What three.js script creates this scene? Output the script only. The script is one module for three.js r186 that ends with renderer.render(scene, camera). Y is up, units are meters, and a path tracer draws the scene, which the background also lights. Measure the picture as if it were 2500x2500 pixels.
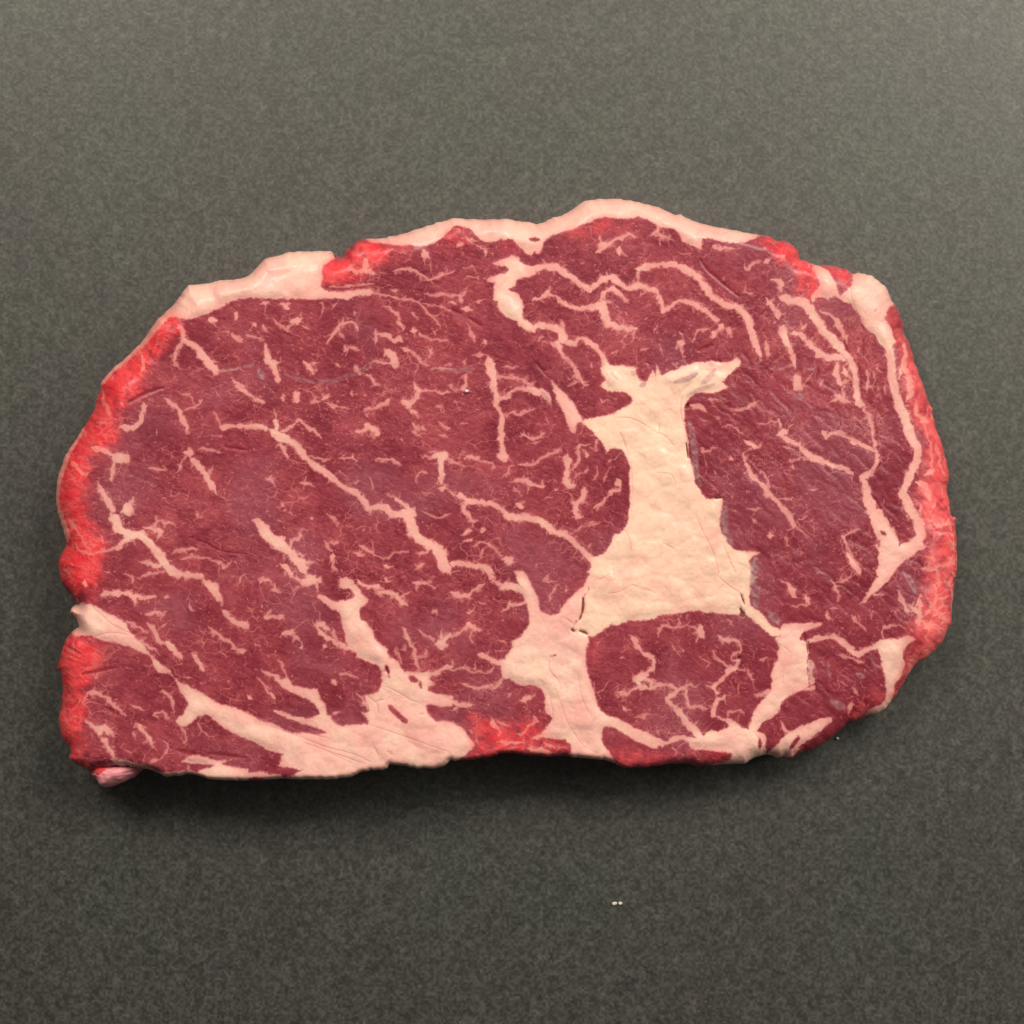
import * as THREE from 'three';
import { RectAreaLightUniformsLib } from 'three/addons/lights/RectAreaLightUniformsLib.js';

// ---------------------------------------------------------------- camera, lamps, exposure
// One plan unit is 0.0907 mm; plan (1250, 1250) is the world origin, x right, y towards the viewer.
const UNIT = 0.0907e-3, TOP = 0.020, RISE = 0.4547;
const scene = new THREE.Scene();
const camera = new THREE.PerspectiveCamera(28, 1, 0.02, 10);
camera.position.set(0, TOP + RISE, 0);
camera.up.set(0, 0, -1);
camera.lookAt(0, 0, 0);

const renderer = new THREE.WebGLRenderer({ antialias: true });
renderer.toneMapping = THREE.LinearToneMapping;
renderer.toneMappingExposure = 1.12;
renderer.shadowMap.enabled = true;

scene.background = new THREE.Color().setRGB(0.055, 0.053, 0.05);   // dim room light from all sides
RectAreaLightUniformsLib.init();
function softLamp(w, h, power, rgb, pos, at) {
  const l = new THREE.RectAreaLight(new THREE.Color().setRGB(...rgb), power, w, h);
  l.position.set(...pos); l.lookAt(...at); l.name = 'ceiling_lamp_light';
  scene.add(l);
}
softLamp(0.40, 0.40, 16.5, [1, 0.955, 0.885], [0.50, 0.92, -0.64], [0.02, 0, -0.02]);
softLamp(0.40, 0.40, 15.5, [1, 0.95, 0.875], [-0.40, 0.92, -0.72], [-0.02, 0, -0.02]);
softLamp(0.4, 0.4, 5.5, [0.96, 1, 0.91], [0.82, 0.80, -0.28], [0.06, 0, 0]);

// ---------------------------------------------------------------- small tools
let seed = 20240611;
const rnd = () => { seed = (seed * 1664525 + 1013904223) >>> 0; return seed / 4294967296; };
const clamp = (x, a = 0, b = 1) => x < a ? a : x > b ? b : x;
const step = (a, b, x) => { const t = clamp((x - a) / (b - a)); return t * t * (3 - 2 * t); };
const mix = (a, b, t) => a + (b - a) * t;
function hash(ix, iy, s) {
  let h = Math.imul(ix, 374761393) + Math.imul(iy, 668265263) + Math.imul(s, 1274126177) | 0;
  h = Math.imul(h ^ (h >>> 13), 1274126177); h ^= h >>> 16;
  return (h >>> 0) / 4294967296;
}
function noise(x, y, s = 0) {              // value noise, -1 .. 1
  const ix = Math.floor(x), iy = Math.floor(y), fx = x - ix, fy = y - iy;
  const u = fx * fx * (3 - 2 * fx), v = fy * fy * (3 - 2 * fy);
  const a = hash(ix, iy, s), b = hash(ix + 1, iy, s), c = hash(ix, iy + 1, s), d = hash(ix + 1, iy + 1, s);
  return 2 * (a + (b - a) * u + (c - a) * v + (a - b - c + d) * u * v) - 1;
}
const fbm = (x, y, s, n = 3) => { let r = 0, a = 0.6; for (let i = 0; i < n; i++) { r += a * noise(x, y, s + i); x *= 2.03; y *= 2.03; a *= 0.5; } return r; };
let cellF1 = 0, cellF2 = 0, cellTone = 0;
function cells2(x, y, s) {                 // distances to the two nearest of scattered points
  const ix = Math.floor(x), iy = Math.floor(y); let a = 9, b = 9;
  for (let j = -1; j < 2; j++) for (let i = -1; i < 2; i++) {
    const dx = ix + i + hash(ix + i, iy + j, s) - x, dy = iy + j + hash(ix + i, iy + j, s + 1) - y, d = dx * dx + dy * dy;
    if (d < a) { b = a; a = d; cellTone = hash(ix + i, iy + j, s + 2); } else if (d < b) b = d;
  }
  cellF1 = Math.sqrt(a); cellF2 = Math.sqrt(b);
  return cellF2 - cellF1;
}
const plan = (x, y, h) => [(x - 1250) * UNIT, h, (y - 1250) * UNIT];

// ---------------------------------------------------------------- the cut face, digitised in plan units
// Patches are entered per sheet: sheet(x, y) sets the corner of a 500-unit square that is divided in 1932 steps.
// silhouette, clockwise from the left
const outlineRaw = [137.5,1200, 144,1166, 156,1124, 175,1088, 203,1047, 222,1018, 235,985, 245,946, 255,923, 276,899, 302,879, 328,853, 356,824, 374,796, 400,767, 423,747, 438,727, 452,707, 470,695, 514,693, 540,685, 576,682, 602,676, 620,663, 635,645, 654,632, 685,623, 711,616, 762,615, 806,614, 816,622, 835,628, 846,610, 868,592, 892,583, 934,581, 976,573, 1020,560, 1059,547, 1092,537, 1118,533, 1183,537, 1235,535, 1261,539, 1300,546, 1326,544, 1352,530, 1378,524, 1403,508, 1434,489, 1481,486, 1533,489, 1564,495, 1610,509, 1647,524, 1662,525, 1688,538, 1740,553, 1800,564, 1852,574, 1878,578, 1896,589, 1911,589, 1934,600, 1949,616, 1953,634, 1966,636, 1986,646, 2020,647, 2059,655, 2079,668, 2098,666, 2121,671, 2144,686, 2165,707, 2175,733, 2196,766, 2204,792, 2204,810, 2219,836, 2237,896, 2253,940, 2268,983, 2276,998, 2279,1022, 2294,1068, 2306,1107, 2314,1146, 2315,1167, 2312,1190, 2317,1229, 2320,1257, 2332,1265, 2333,1288, 2336,1340, 2335,1402, 2327,1453, 2322,1516, 2314,1536, 2304,1560, 2288,1580, 2270,1598, 2242,1617, 2218,1645, 2200,1676, 2187,1699, 2177,1710, 2164,1728, 2141,1741, 2120,1746, 2081,1761, 2066,1767, 2053,1782, 2016,1811, 1983,1829, 1952,1842, 1930,1853, 1914,1845, 1898,1851, 1875,1844, 1844,1848, 1816,1863, 1759,1867, 1707,1870, 1666,1865, 1603,1870, 1539,1876, 1513,1873, 1498,1863, 1467,1854, 1410,1850, 1359,1846, 1297,1845, 1229,1837, 1203,1846, 1159,1854, 1115,1858, 1100,1856, 1079,1871, 1024,1876, 1001,1871, 954,1866, 944,1876, 931,1880, 890,1881, 859,1894, 820,1900, 760,1903, 700,1901, 640,1905, 600,1904, 573,1905, 514,1902, 493,1896, 467,1889, 439,1893, 410,1896, 385,1886, 361,1878, 330,1874, 290,1872, 250,1880, 228,1886, 211,1878, 190,1865, 172,1849, 175,1834, 170,1821, 152,1798, 146,1759, 152,1720, 153,1668, 150,1640, 142,1632, 152,1590, 162,1560, 181,1537, 193,1529, 190,1515, 180,1503, 172,1495, 180,1479, 196,1472, 185,1465, 167,1443, 154,1420, 144,1386, 144,1371, 154,1345, 163,1324, 157,1303, 148,1272, 139,1239];
// rim: x, y, width of the rounded shoulder, height of the widest point (mm), how far the flank tucks in below
const rimKeys = [[423,747,70,11.8,14],[250,940,105,11.2,12],[137,1200,115,11.2,12],[144,1380,100,11.2,12],[180,1500,45,12.5,20],[150,1650,90,11.2,15],[180,1860,70,11.8,20],[330,1875,30,14.6,40],[500,1900,16,17.5,150],[900,1885,16,17.5,180],[1230,1840,20,17.5,180],[1500,1865,22,16,100],[1760,1867,35,11,25],[2000,1820,60,8.5,8],[2190,1690,90,8.5,6],[2336,1400,110,8.5,6],[2300,1080,110,8.5,6],[2200,790,70,9,8],[2000,640,55,11,10],[1700,540,55,11.8,10],[1300,546,65,11.8,10],[1000,560,65,11.8,10],[800,615,60,11.8,10],[600,676,55,11.8,12]];

const twos = (a) => { const r = []; for (let i = 0; i + 1 < a.length; i += 2) r.push([a[i], a[i + 1]]); return r; };
function rimAt(x, y) {
  let s = 0, w = 0, h = 0, t = 0;
  for (const [kx, ky, kw, kh, kt] of rimKeys) { const q = 1 / ((x - kx) ** 2 + (y - ky) ** 2 + 900) ** 1.6; s += q; w += q * kw; h += q * kh; t += q * kt; }
  return [w / s, h / s / 1000, t / s];
}
const topAt = (x, y) => TOP - 0.007 * step(1500, 2350, x + 0.35 * (y - 1200));      // the steak is thinner towards the right
const shoulder = (t) => Math.pow(1 - Math.pow(1 - clamp(t), 2.3), 0.62);
// The readings were taken from above and are reduced to true plan positions: a point that lies lower on the rounded rim reads closer to the middle than it is.
const tape = twos(outlineRaw);
function survey(x, y) {
  let best = 1e12, inside = false, bx = 0, by = 0;
  for (let i = 0, j = tape.length - 1; i < tape.length; j = i++) {
    const [ax, ay] = tape[j], ex = tape[i][0] - ax, ey = tape[i][1] - ay, t = clamp(((x - ax) * ex + (y - ay) * ey) / (ex * ex + ey * ey)), qx = ax + t * ex, qy = ay + t * ey, d = (x - qx) ** 2 + (y - qy) ** 2;
    if (d < best) { best = d; bx = qx; by = qy; }
    if ((ay + ey > y) !== (ay > y) && x < ex * (y - ay) / ey + ax) inside = !inside;
  }
  const [w, hs] = rimAt(bx, by), top = topAt(x, y), h = inside ? hs + (top - hs) * shoulder(Math.sqrt(best) / w) : hs, f = 1 + (TOP - h) / RISE;
  return [1250 + (x - 1250) * f, 1250 + (y - 1250) * f];
}
let ox = 0, oy = 0; const K = 500 / 1932;
const sheet = (x, y) => { ox = x; oy = y; };
const pairs = (a) => { const r = []; for (let i = 0; i + 1 < a.length; i += 2) r.push(survey(ox + a[i] * K, oy + a[i + 1] * K)); return r; };
function smooth(p, closed, n) {            // Catmull-Rom through the points
  if (p.length < 3 && !closed) return p;
  const r = [], m = p.length, get = (i) => closed ? p[(i + m) % m] : p[clamp(i, 0, m - 1)];
  for (let i = 0; i < (closed ? m : m - 1); i++) {
    const a = get(i - 1), b = get(i), c = get(i + 1), d = get(i + 2);
    for (let k = 0; k < n; k++) {
      const t = k / n, t2 = t * t, t3 = t2 * t;
      r.push([0, 1].map((j) => 0.5 * (2 * b[j] + (c[j] - a[j]) * t + (2 * a[j] - 5 * b[j] + 4 * c[j] - d[j]) * t2 + (3 * b[j] - a[j] - 3 * c[j] + d[j]) * t3)));
    }
  }
  if (!closed) r.push(p[m - 1]);
  return r;
}
const fatShapes = [], lineShapes = [], redShapes = [], silverShapes = [], bloodShapes = [], crackShapes = [], leanShapes = [];
const v = (w, ...a) => fatShapes.push({ kind: 'vein', w: w * K, pts: smooth(pairs(a), false, 4) });
const p = (kind, ...a) => fatShapes.push({ kind, poly: smooth(pairs(a), true, 2) });
const strokeInto = (list) => (w, ...a) => list.push({ w: w * K, pts: smooth(pairs(a), false, 4) });
const line = strokeInto(lineShapes), silver = strokeInto(silverShapes), blood = strokeInto(bloodShapes), crack = strokeInto(crackShapes), lean = strokeInto(leanShapes);
const red = (k, ...a) => redShapes.push({ k, poly: smooth(pairs(a), true, 2) });

// muscles (lean); whatever none of these covers belongs to the eye muscle
const muscles = [
  ['corner_muscle', [100,1530, 190,1530, 330,1570, 390,1640, 440,1700, 520,1770, 600,1810, 700,1850, 800,1900, 700,1950, 100,1950]],
  ['cap_muscle', [795,719, 898,711, 986,732, 1020,740, 1100,758, 1178,797, 1260,860, 1343,928, 1420,1030, 1470,1020, 1560,960, 1700,900, 1860,878, 1914,808, 1901,725, 1981,738, 1996,647, 2000,450, 700,450, 760,640]],
  ['complexus_muscle', [1640,900, 1860,878, 1914,808, 1905,725, 1981,740, 2040,830, 2090,930, 2110,1000, 2135,1090, 2140,1130, 2110,1180, 2120,1240, 2140,1300, 2150,1400, 2100,1470, 2220,1550, 2138,1578, 2097,1596, 2035,1554, 1975,1565, 1900,1530, 1830,1400, 1760,1200, 1680,1000]],
  ['outer_strip_muscle', [1981,740, 1996,620, 2100,620, 2230,760, 2380,1200, 2380,1560, 2200,1740, 2150,1780, 2150,1600, 2220,1550, 2100,1470, 2150,1400, 2140,1300, 2120,1240, 2110,1180, 2140,1130, 2110,1000, 2060,860]],
  ['round_muscle', [1415,1600, 1500,1510, 1700,1480, 1830,1490, 1915,1580, 1890,1700, 1840,1790, 1700,1815, 1560,1765, 1450,1735]],
  ['lower_muscle', [1830,1780, 1890,1700, 1960,1680, 1975,1565, 2035,1554, 2097,1596, 2138,1578, 2175,1700, 2130,1800, 1950,1900, 1850,1860]],
  ['edge_strip_muscle', [1450,1770, 1600,1800, 1700,1820, 1800,1830, 1830,1900, 1480,1920]],
].map(([name, a]) => [name, twos(a)]);

// ---- outer fat
sheet(400, 500);
p('rim', -60,1000, 100,870, 270,730, 540,690, 780,650, 900,530, 1200,420, 1600,420, 1625,500, 1600,525, 1530,560, 1490,620, 1500,700, 1485,740, 1520,800, 1700,820, 1950,790, 1950,855, 1800,860, 1740,890, 1680,890, 1560,885, 1300,890, 1100,885, 850,880, 720,890, 600,940, 450,1010, 330,1060, 240,1080, 130,1070, 20,1070, -40,1110);
sheet(800, 450);
p('rim', 330,480, 520,470, 850,400, 1130,310, 1480,310, 1950,350, 1950,640, 1880,660, 1850,640, 1800,580, 1740,530, 1650,520, 1540,550, 1440,530, 1400,490, 1360,450, 1280,410, 1230,390, 1170,420, 1100,490, 1020,550, 930,590, 800,580, 620,580, 500,560, 400,550);
p('seam', 1550,740, 1680,700, 1740,680, 1800,690, 1830,740, 1950,790, 1950,870, 1820,890, 1780,920, 1760,960, 1700,980, 1720,1010, 1810,1040, 1830,1100, 1850,1160, 1830,1230, 1860,1280, 1950,1330, 1950,1400, 1840,1370, 1790,1330, 1800,1290, 1700,1260, 1640,1220, 1600,1160, 1600,1110, 1560,1090, 1570,1000, 1570,930, 1510,910, 1540,870, 1620,850, 1700,830, 1700,790, 1600,770);
sheet(1300, 450);
p('rim', -20,340, 100,330, 520,110, 900,115, 1340,250, 1950,410, 1950,560, 1720,530, 1600,510, 1600,620, 1530,590, 1420,540, 1400,490, 1330,420, 1200,400, 1120,350, 1010,310, 900,330, 700,310, 600,330, 480,380, 330,440, 200,480, 130,520, 100,570, 70,650, 0,640, -20,640);
sheet(1800, 500);
p('rim', -10,225, 210,270, 190,310, 100,345, -10,365);
p('rim', 720,550, 790,590, 860,640, 915,720, 940,800, 965,870, 1010,820, 1050,790, 1080,720, 1085,640, 1150,615, 1250,640, 1350,705, 1450,820, 1480,930, 1420,980, 1395,1080, 1440,1150, 1470,1240, 1500,1300, 1400,1330, 1340,1250, 1250,1190, 1190,1150, 1150,1050, 1060,930, 1010,920, 960,890, 900,870, 860,900, 840,890, 780,870, 740,880, 710,930, 690,880, 730,820, 770,760, 760,700, 720,640);
// ---- fat kernel
sheet(1300, 450);
p('kernel', 640,1600, 700,1650, 720,1710, 840,1720, 930,1760, 990,1800, 1020,1870, 1100,1850, 1230,1800, 1330,1750, 1440,1730, 1560,1700, 1700,1665, 1800,1700, 1932,1640, 1950,1720, 1850,1800, 1790,1870, 1770,1950, 700,1950, 690,1850, 650,1780, 670,1700);
sheet(1100, 900);
p('kernel', 1430,-20, 1460,90, 1490,150, 1560,180, 1660,240, 1710,270, 1700,330, 1540,420, 1400,460, 1245,480, 1220,500, 1300,560, 1390,650, 1440,720, 1470,800, 1500,760, 1590,760, 1630,790, 1680,900, 1690,1000, 1690,1250, 1680,1420, 1650,1500, 1600,1550, 1550,1560, 1530,1600, 1480,1700, 1400,1760, 1310,1770, 1270,1780, 1330,1860, 1320,1950, 1950,1950, 1950,100, 1850,130, 1790,110, 1750,20, 1740,-20);
sheet(1600, 900);
p('kernel', -20,110, 60,60, 170,10, 400,-60, 620,-60, 760,-40, 740,20, 640,110, 600,200, 540,240, 400,230, 330,270, 290,330, 280,400, 270,480, 290,600, 310,700, 320,850, 360,950, 370,1060, 420,1140, 480,1230, 600,1215, 630,1250, 620,1350, 610,1480, 680,1620, 750,1710, 880,1720, 980,1735, 920,1770, 880,1820, 870,1950, -20,1950);
sheet(1500, 1400);
p('kernel', -20,-20, 1265,-20, 1280,120, 1285,300, 1370,350, 1430,430, 1490,490, 1560,530, 1560,590, 1500,600, 1440,560, 1350,480, 1230,390, 1170,400, 1080,390, 880,365, 770,355, 600,375, 400,400, 130,440, -20,490);
sheet(1100, 1400);
p('kernel', 1320,-20, 1950,-20, 1950,410, 1700,440, 1500,490, 1430,550, 1340,600, 1290,570, 1210,530, 1150,530, 1200,440, 1240,360, 1250,240, 1300,150);
// ---- seams between the muscles
p('seam', 600,-20, 680,-20, 740,60, 790,170, 830,260, 850,350, 900,380, 980,390, 1030,370, 1070,290, 1150,220, 1220,140, 1290,60, 1330,-20, 1300,150, 1250,240, 1240,360, 1200,440, 1150,530, 1210,530, 1290,570, 1310,640, 1290,720, 1275,830, 1290,930, 1330,1050, 1380,1200, 1420,1290, 1510,1350, 1640,1400, 1720,1450, 1950,1555, 1950,1665, 1800,1610, 1650,1530, 1560,1470, 1470,1440, 1430,1470, 1430,1580, 1500,1690, 1570,1830, 1400,1790, 1200,1770, 1110,1690, 1130,1660, 1100,1600, 1080,1570, 890,1560, 760,1570, 800,1530, 880,1480, 940,1400, 960,1360, 900,1330, 890,1200, 870,1100, 800,1060, 640,1050, 560,1000, 490,980, 470,880, 450,820, 500,805, 540,760, 590,700, 560,660, 640,600, 700,540, 740,480, 740,400, 720,320, 700,250, 680,150, 620,60);
p('rim', -20,1410, 60,1430, 130,1470, 170,1550, 215,1600, 200,1660, 130,1720, 40,1790, -20,1800);
sheet(1500, 1400);
p('seam', -20,1360, 80,1390, 200,1460, 350,1540, 500,1580, 510,1570, 560,1535, 700,1540, 820,1550, 870,1510, 920,1480, 980,1500, 1060,1450, 1080,1420, 1010,1380, 930,1340, 915,1270, 960,1270, 960,1340, 1060,1370, 1130,1390, 1200,1440, 1260,1470, 1320,1490, 1400,1500, 1440,1550, 1420,1640, 1430,1730, 1340,1760, 1230,1810, 1100,1820, 900,1820, 1000,1770, 1080,1760, 1110,1700, 1000,1690, 880,1670, 770,1670, 720,1640, 680,1590, 620,1575, 500,1620, 400,1640, 250,1590, 100,1500, -20,1450);
p('seam', 1560,530, 1600,470, 1760,475, 1940,465, 1940,500, 1830,540, 1780,560, 1760,610, 1800,640, 1830,650, 1830,760, 1820,900, 1835,1050, 1780,1100, 1660,1150, 1580,1230, 1540,1310, 1470,1370, 1390,1410, 1350,1490, 1275,1480, 1270,1430, 1310,1320, 1380,1210, 1450,1130, 1490,1040, 1480,930, 1530,820, 1545,700, 1510,610, 1560,590);
sheet(1900, 1350);
p('rim', -100,1890, -10,1800, 100,1700, 250,1620, 400,1570, 490,1545, 510,1580, 440,1640, 330,1730, 210,1830, 110,1930, -60,1960);
p('seam', 930,840, 1000,810, 1100,810, 1180,780, 1230,770, 1290,820, 1230,860, 1190,900, 1180,970, 1190,1060, 1160,1150, 1100,1230, 1080,1330, 1060,1400, 1010,1470, 930,1530, 840,1550, 850,1480, 980,1410, 1010,1350, 1010,1230, 980,1080, 960,960, 930,890);
p('seam', 960,-10, 1300,-10, 1200,70, 1110,150, 1080,210, 1000,290, 890,390, 850,440, 770,480, 830,390, 870,310, 930,220, 950,120);
v(60, 290,830, 400,800, 520,790, 600,840, 680,910, 760,950, 840,900, 930,880);
sheet(100, 1200);
p('seam', 270,1140, 320,1065, 370,1045, 470,1060, 640,1150, 800,1230, 830,1310, 900,1380, 980,1460, 1060,1570, 1170,1650, 1220,1700, 1130,1700, 1070,1640, 1030,1560, 930,1510, 740,1440, 560,1400, 480,1360, 330,1360, 300,1310, 355,1270, 345,1220, 305,1170);
sheet(100, 1500);
p('seam', 1060,440, 1150,520, 1230,560, 1330,640, 1480,720, 1700,850, 1950,930, 1950,1160, 1800,1110, 1700,1050, 1610,970, 1560,945, 1480,965, 1410,1030, 1330,1060, 1270,1020, 1270,980, 1330,950, 1380,880, 1390,830, 1330,750, 1300,680, 1260,600, 1200,545, 1110,545, 1070,480);
p('rim', 1330,1400, 1440,1330, 1560,1350, 1650,1380, 1790,1370, 1710,1410, 1800,1440, 1950,1460, 1950,1580, 1700,1570, 1500,1540, 1480,1470, 1650,1430, 1500,1410);
v(70, 740,1390, 900,1420, 1020,1450, 1120,1500, 1250,1510, 1400,1490, 1560,1530, 1932,1550);
sheet(600, 1400);
p('seam', 670,220, 700,190, 780,230, 870,265, 990,240, 1030,210, 1020,160, 1060,140, 1090,190, 1160,240, 1130,290, 1080,320, 1090,420, 1160,480, 1220,600, 1290,680, 1340,720, 1360,790, 1430,830, 1480,910, 1520,960, 1600,930, 1740,950, 1730,1000, 1790,1050, 1720,1070, 1720,1110, 1800,1140, 1950,1160, 1950,1250, 1850,1260, 1740,1235, 1700,1250, 1740,1340, 1800,1400, 1950,1410, 1950,1780, 1850,1850, 1640,1870, 1370,1830, 1330,1870, 1280,1885, 1000,1940, 850,1970, 500,1970, 420,1910, 550,1850, 340,1830, 280,1790, 330,1770, 330,1720, 360,1700, 240,1680, 180,1650, 80,1590, -20,1540, -20,1320, 150,1390, 300,1440, 430,1500, 560,1510, 770,1505, 640,1440, 690,1340, 760,1330, 800,1350, 810,1390, 870,1430, 910,1445, 1000,1425, 1150,1425, 1150,1390, 1100,1310, 1160,1300, 1130,1190, 1140,1145, 1210,1140, 1260,1080, 1290,960, 1260,880, 1150,830, 1040,790, 1050,750, 960,720, 940,680, 960,680, 930,580, 910,450, 880,370, 810,330, 700,250);
p('seam', 280,980, 330,1000, 400,990, 440,1050, 500,1065, 600,1090, 680,1090, 690,1180, 740,1240, 770,1340, 700,1400, 640,1440, 500,1400, 300,1320, 270,1290, 330,1300, 450,1350, 560,1365, 680,1340, 690,1310, 660,1250, 560,1180, 440,1120, 330,1050);
v(70, -20,1900, 150,1905, 300,1925, 500,1940);
sheet(1100, 900);
p('seam', 940,110, 1010,170, 1140,310, 1250,480, 1200,510, 1180,590, 1150,610, 1110,540, 1080,450, 1020,340, 980,220);
// thin skin of fat down the left flank
sheet(100, 700);
v(125, 1400,20, 1230,230, 1130,330, 1010,470, 900,580, 790,690);
v(105, 800,690, 690,780, 610,870, 570,930);
v(115, 420,1310, 320,1460, 230,1640, 180,1810, 160,1950);
sheet(100, 1200);
v(115, 160,-30, 160,120, 190,250, 235,360, 255,460);
// right rim: long wavy stripe and inner seam
sheet(1800, 500);
v(100, 1340,1220, 1420,1340, 1450,1450); v(85, 1450,1440, 1460,1600, 1490,1750, 1520,1932);
sheet(1950, 900);
v(85, 870,-20, 895,150, 930,280); v(100, 930,270, 970,400, 1020,530, 1060,640); v(98, 1060,630, 1110,740, 1120,830, 1090,920);
v(95, 1090,910, 1040,1020, 990,1120, 980,1190); v(105, 980,1180, 1030,1290, 1100,1400, 1140,1500); v(110, 1140,1490, 1150,1580, 1110,1640); v(150, 1120,1640, 1000,1720, 900,1760);
v(60, 540,100, 555,280, 590,350); v(38, 590,350, 640,400, 690,500, 705,620, 720,740, 742,830); v(60, 742,830, 740,890, 680,970, 620,1030);
v(90, 615,1030, 630,1120, 645,1210); v(120, 645,1210, 680,1300, 720,1400); v(175, 730,1400, 780,1500, 830,1580); v(210, 830,1590, 860,1700, 850,1780); v(180, 850,1770, 830,1850, 800,1940);
v(65, 1000,20, 1040,110, 1050,220, 1010,310); v(60, 1110,290, 1100,400, 1150,460, 1220,510); v(30, 1160,500, 1200,600, 1240,700, 1250,820, 1260,960);
v(50, 1180,1010, 1260,970); v(90, 1110,1070, 1200,1120, 1230,1230); v(40, 1130,1290, 1170,1380); v(40, 1310,1450, 1320,1520); v(40, 1280,1550, 1400,1550); v(50, 1150,1690, 1210,1680); v(35, 1170,1890, 1300,1870, 1480,1820); v(30, 1400,1250, 1420,1400);
v(45, 500,690, 620,740, 720,780); v(30, 1290,700, 1330,880, 1380,1020); v(40, 1250,1320, 1290,1240); v(40, 1400,1420, 1440,1560);

// ---- marbling
sheet(100, 700);
v(42, 1270,390, 1330,400, 1340,480, 1300,560, 1270,650, 1260,730); v(55, 1340,500, 1420,530, 1490,580); v(85, 1490,600, 1540,670, 1600,740, 1650,800); v(25, 1600,690, 1680,710); v(20, 1660,800, 1800,780, 1932,790);
v(40, 1790,860, 1870,920, 1932,970); v(45, 1160,1050, 1240,1120, 1310,1170, 1340,1260, 1400,1370); v(30, 1350,1180, 1450,1130, 1520,1080); v(25, 1620,1160, 1680,1280, 1720,1330); v(48, 1720,1330, 1820,1310, 1950,1310);
v(55, 970,1110, 960,1190, 900,1310, 740,1330); v(55, 480,1520, 600,1550, 700,1590, 800,1620); v(90, 690,1620, 800,1620); v(45, 690,1650, 670,1780, 660,1850); v(105, 1400,1530, 1405,1600); v(65, 1440,1640, 1520,1740, 1580,1820, 1650,1950);
v(30, 1350,1630, 1270,1740); v(25, 1580,1780, 1620,1700); v(40, 1020,1720, 1090,1710, 1160,1730); v(40, 600,960, 600,1060, 640,1150, 650,1210); v(50, 950,640, 970,700, 960,810); v(40, 760,1090, 790,1130); v(40, 520,1830, 570,1932);
v(35, 1800,440, 1890,500); v(40, 1600,300, 1640,320); v(35, 1830,260, 1840,300); v(30, 1480,1520, 1720,1560); v(20, 1620,1400, 1720,1420); v(30, 1090,1340, 1095,1410); v(40, 300,1640, 340,1700, 420,1780); v(30, 540,1290, 660,1280); v(26, 1300,1000, 1420,1040, 1440,1100); v(24, 1640,980, 1700,1040);
sheet(100, 1200);
v(70, 560,-10, 620,60, 670,160); v(110, 650,210, 700,280, 740,350); v(100, 760,190, 840,160); v(40, 850,60, 855,140); v(80, 750,370, 860,410, 950,400); v(88, 950,420, 1060,520, 1150,650, 1210,730, 1300,780); v(62, 1290,775, 1420,790, 1510,800); v(85, 1530,830, 1600,900, 1650,890); v(80, 1610,910, 1720,1040); v(52, 1720,1110, 1800,1200, 1932,1260); v(70, 1820,1220, 1940,1265);
v(55, 870,420, 770,480, 720,540); v(35, 720,540, 600,560, 480,590, 380,560, 340,500); v(30, 480,590, 420,500, 380,400, 300,320); v(50, 960,340, 1060,350, 1130,380, 1090,450); v(35, 1060,340, 1110,270, 1200,290, 1280,320); v(30, 1220,580, 1330,550, 1490,545); v(25, 1300,650, 1440,610, 1560,630, 1680,670, 1740,710, 1800,650);
v(45, 930,670, 1040,690, 1130,700); v(35, 920,800, 1040,780, 1170,760); v(30, 780,770, 870,800, 860,860); v(30, 590,740, 660,770); v(55, 550,970, 650,960, 800,960, 900,990, 1080,1000); v(60, 880,1000, 885,1070); v(40, 980,1160, 1080,1150, 1160,1170); v(30, 1410,1030, 1400,1090, 1460,1130); v(38, 1580,1290, 1650,1330, 1760,1410, 1860,1500, 1932,1510);
v(45, 1010,1240, 1070,1310, 1100,1390); v(60, 1190,1430, 1280,1520, 1340,1590); v(40, 1090,1390, 1180,1440); v(55, 1430,1530, 1490,1600, 1540,1680); v(35, 940,1400, 1000,1450, 1110,1530); v(30, 800,1220, 900,1280, 1000,1330); v(30, 1870,900, 1880,830, 1932,790); v(40, 1150,980, 1210,1000); v(25, 460,440, 490,510, 560,520); v(25, 550,400, 600,500); v(60, 400,870, 430,880); v(35, 200,720, 260,760, 300,830); v(40, 270,260, 320,330); v(35, 1480,200, 1490,240); v(25, 1690,1500, 1760,1560); v(30, 1350,1740, 1420,1770); v(26, 1120,1300, 1180,1250);
sheet(100, 1500);
v(40, 420,770, 520,740, 620,800, 720,880, 800,950); v(60, 430,1010, 500,1060, 560,1110); v(65, 520,1080, 620,1080, 690,1140); v(55, 580,1140, 620,1230, 660,1300, 720,1390); v(45, 890,1040, 960,1090, 1010,1160, 1060,1260); v(35, 1110,720, 1180,740, 1240,820, 1270,930); v(35, 1050,950, 1140,920, 1220,990); v(25, 1160,1190, 1200,1260, 1130,1370); v(30, 840,850, 920,880, 1000,900); v(25, 1330,1060, 1370,1150, 1350,1230); v(35, 1110,1370, 1030,1390); v(22, 500,590, 540,600); v(26, 880,1110, 900,1180); v(24, 300,950, 350,960); v(22, 1480,1020, 1520,1100); v(22, 640,660, 680,680);
sheet(400, 500);
v(55, 430,1080, 480,1090); v(45, 680,1030, 690,1070); v(50, 1100,940, 1180,970); v(60, 1220,1100, 1310,1070); v(30, 1010,1080, 1100,1140, 1190,1200); v(30, 1150,1170, 1230,1110); v(45, 840,1110, 880,1150); v(35, 950,1130, 960,1200); v(35, 640,1210, 700,1270, 740,1270); v(30, 780,1220, 860,1260, 940,1280); v(60, 960,1320, 970,1390, 990,1450); v(70, 950,1460, 1030,1510); v(52, 1020,1500, 1060,1600, 1090,1680); v(50, 1010,1480, 1090,1480);
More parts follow.
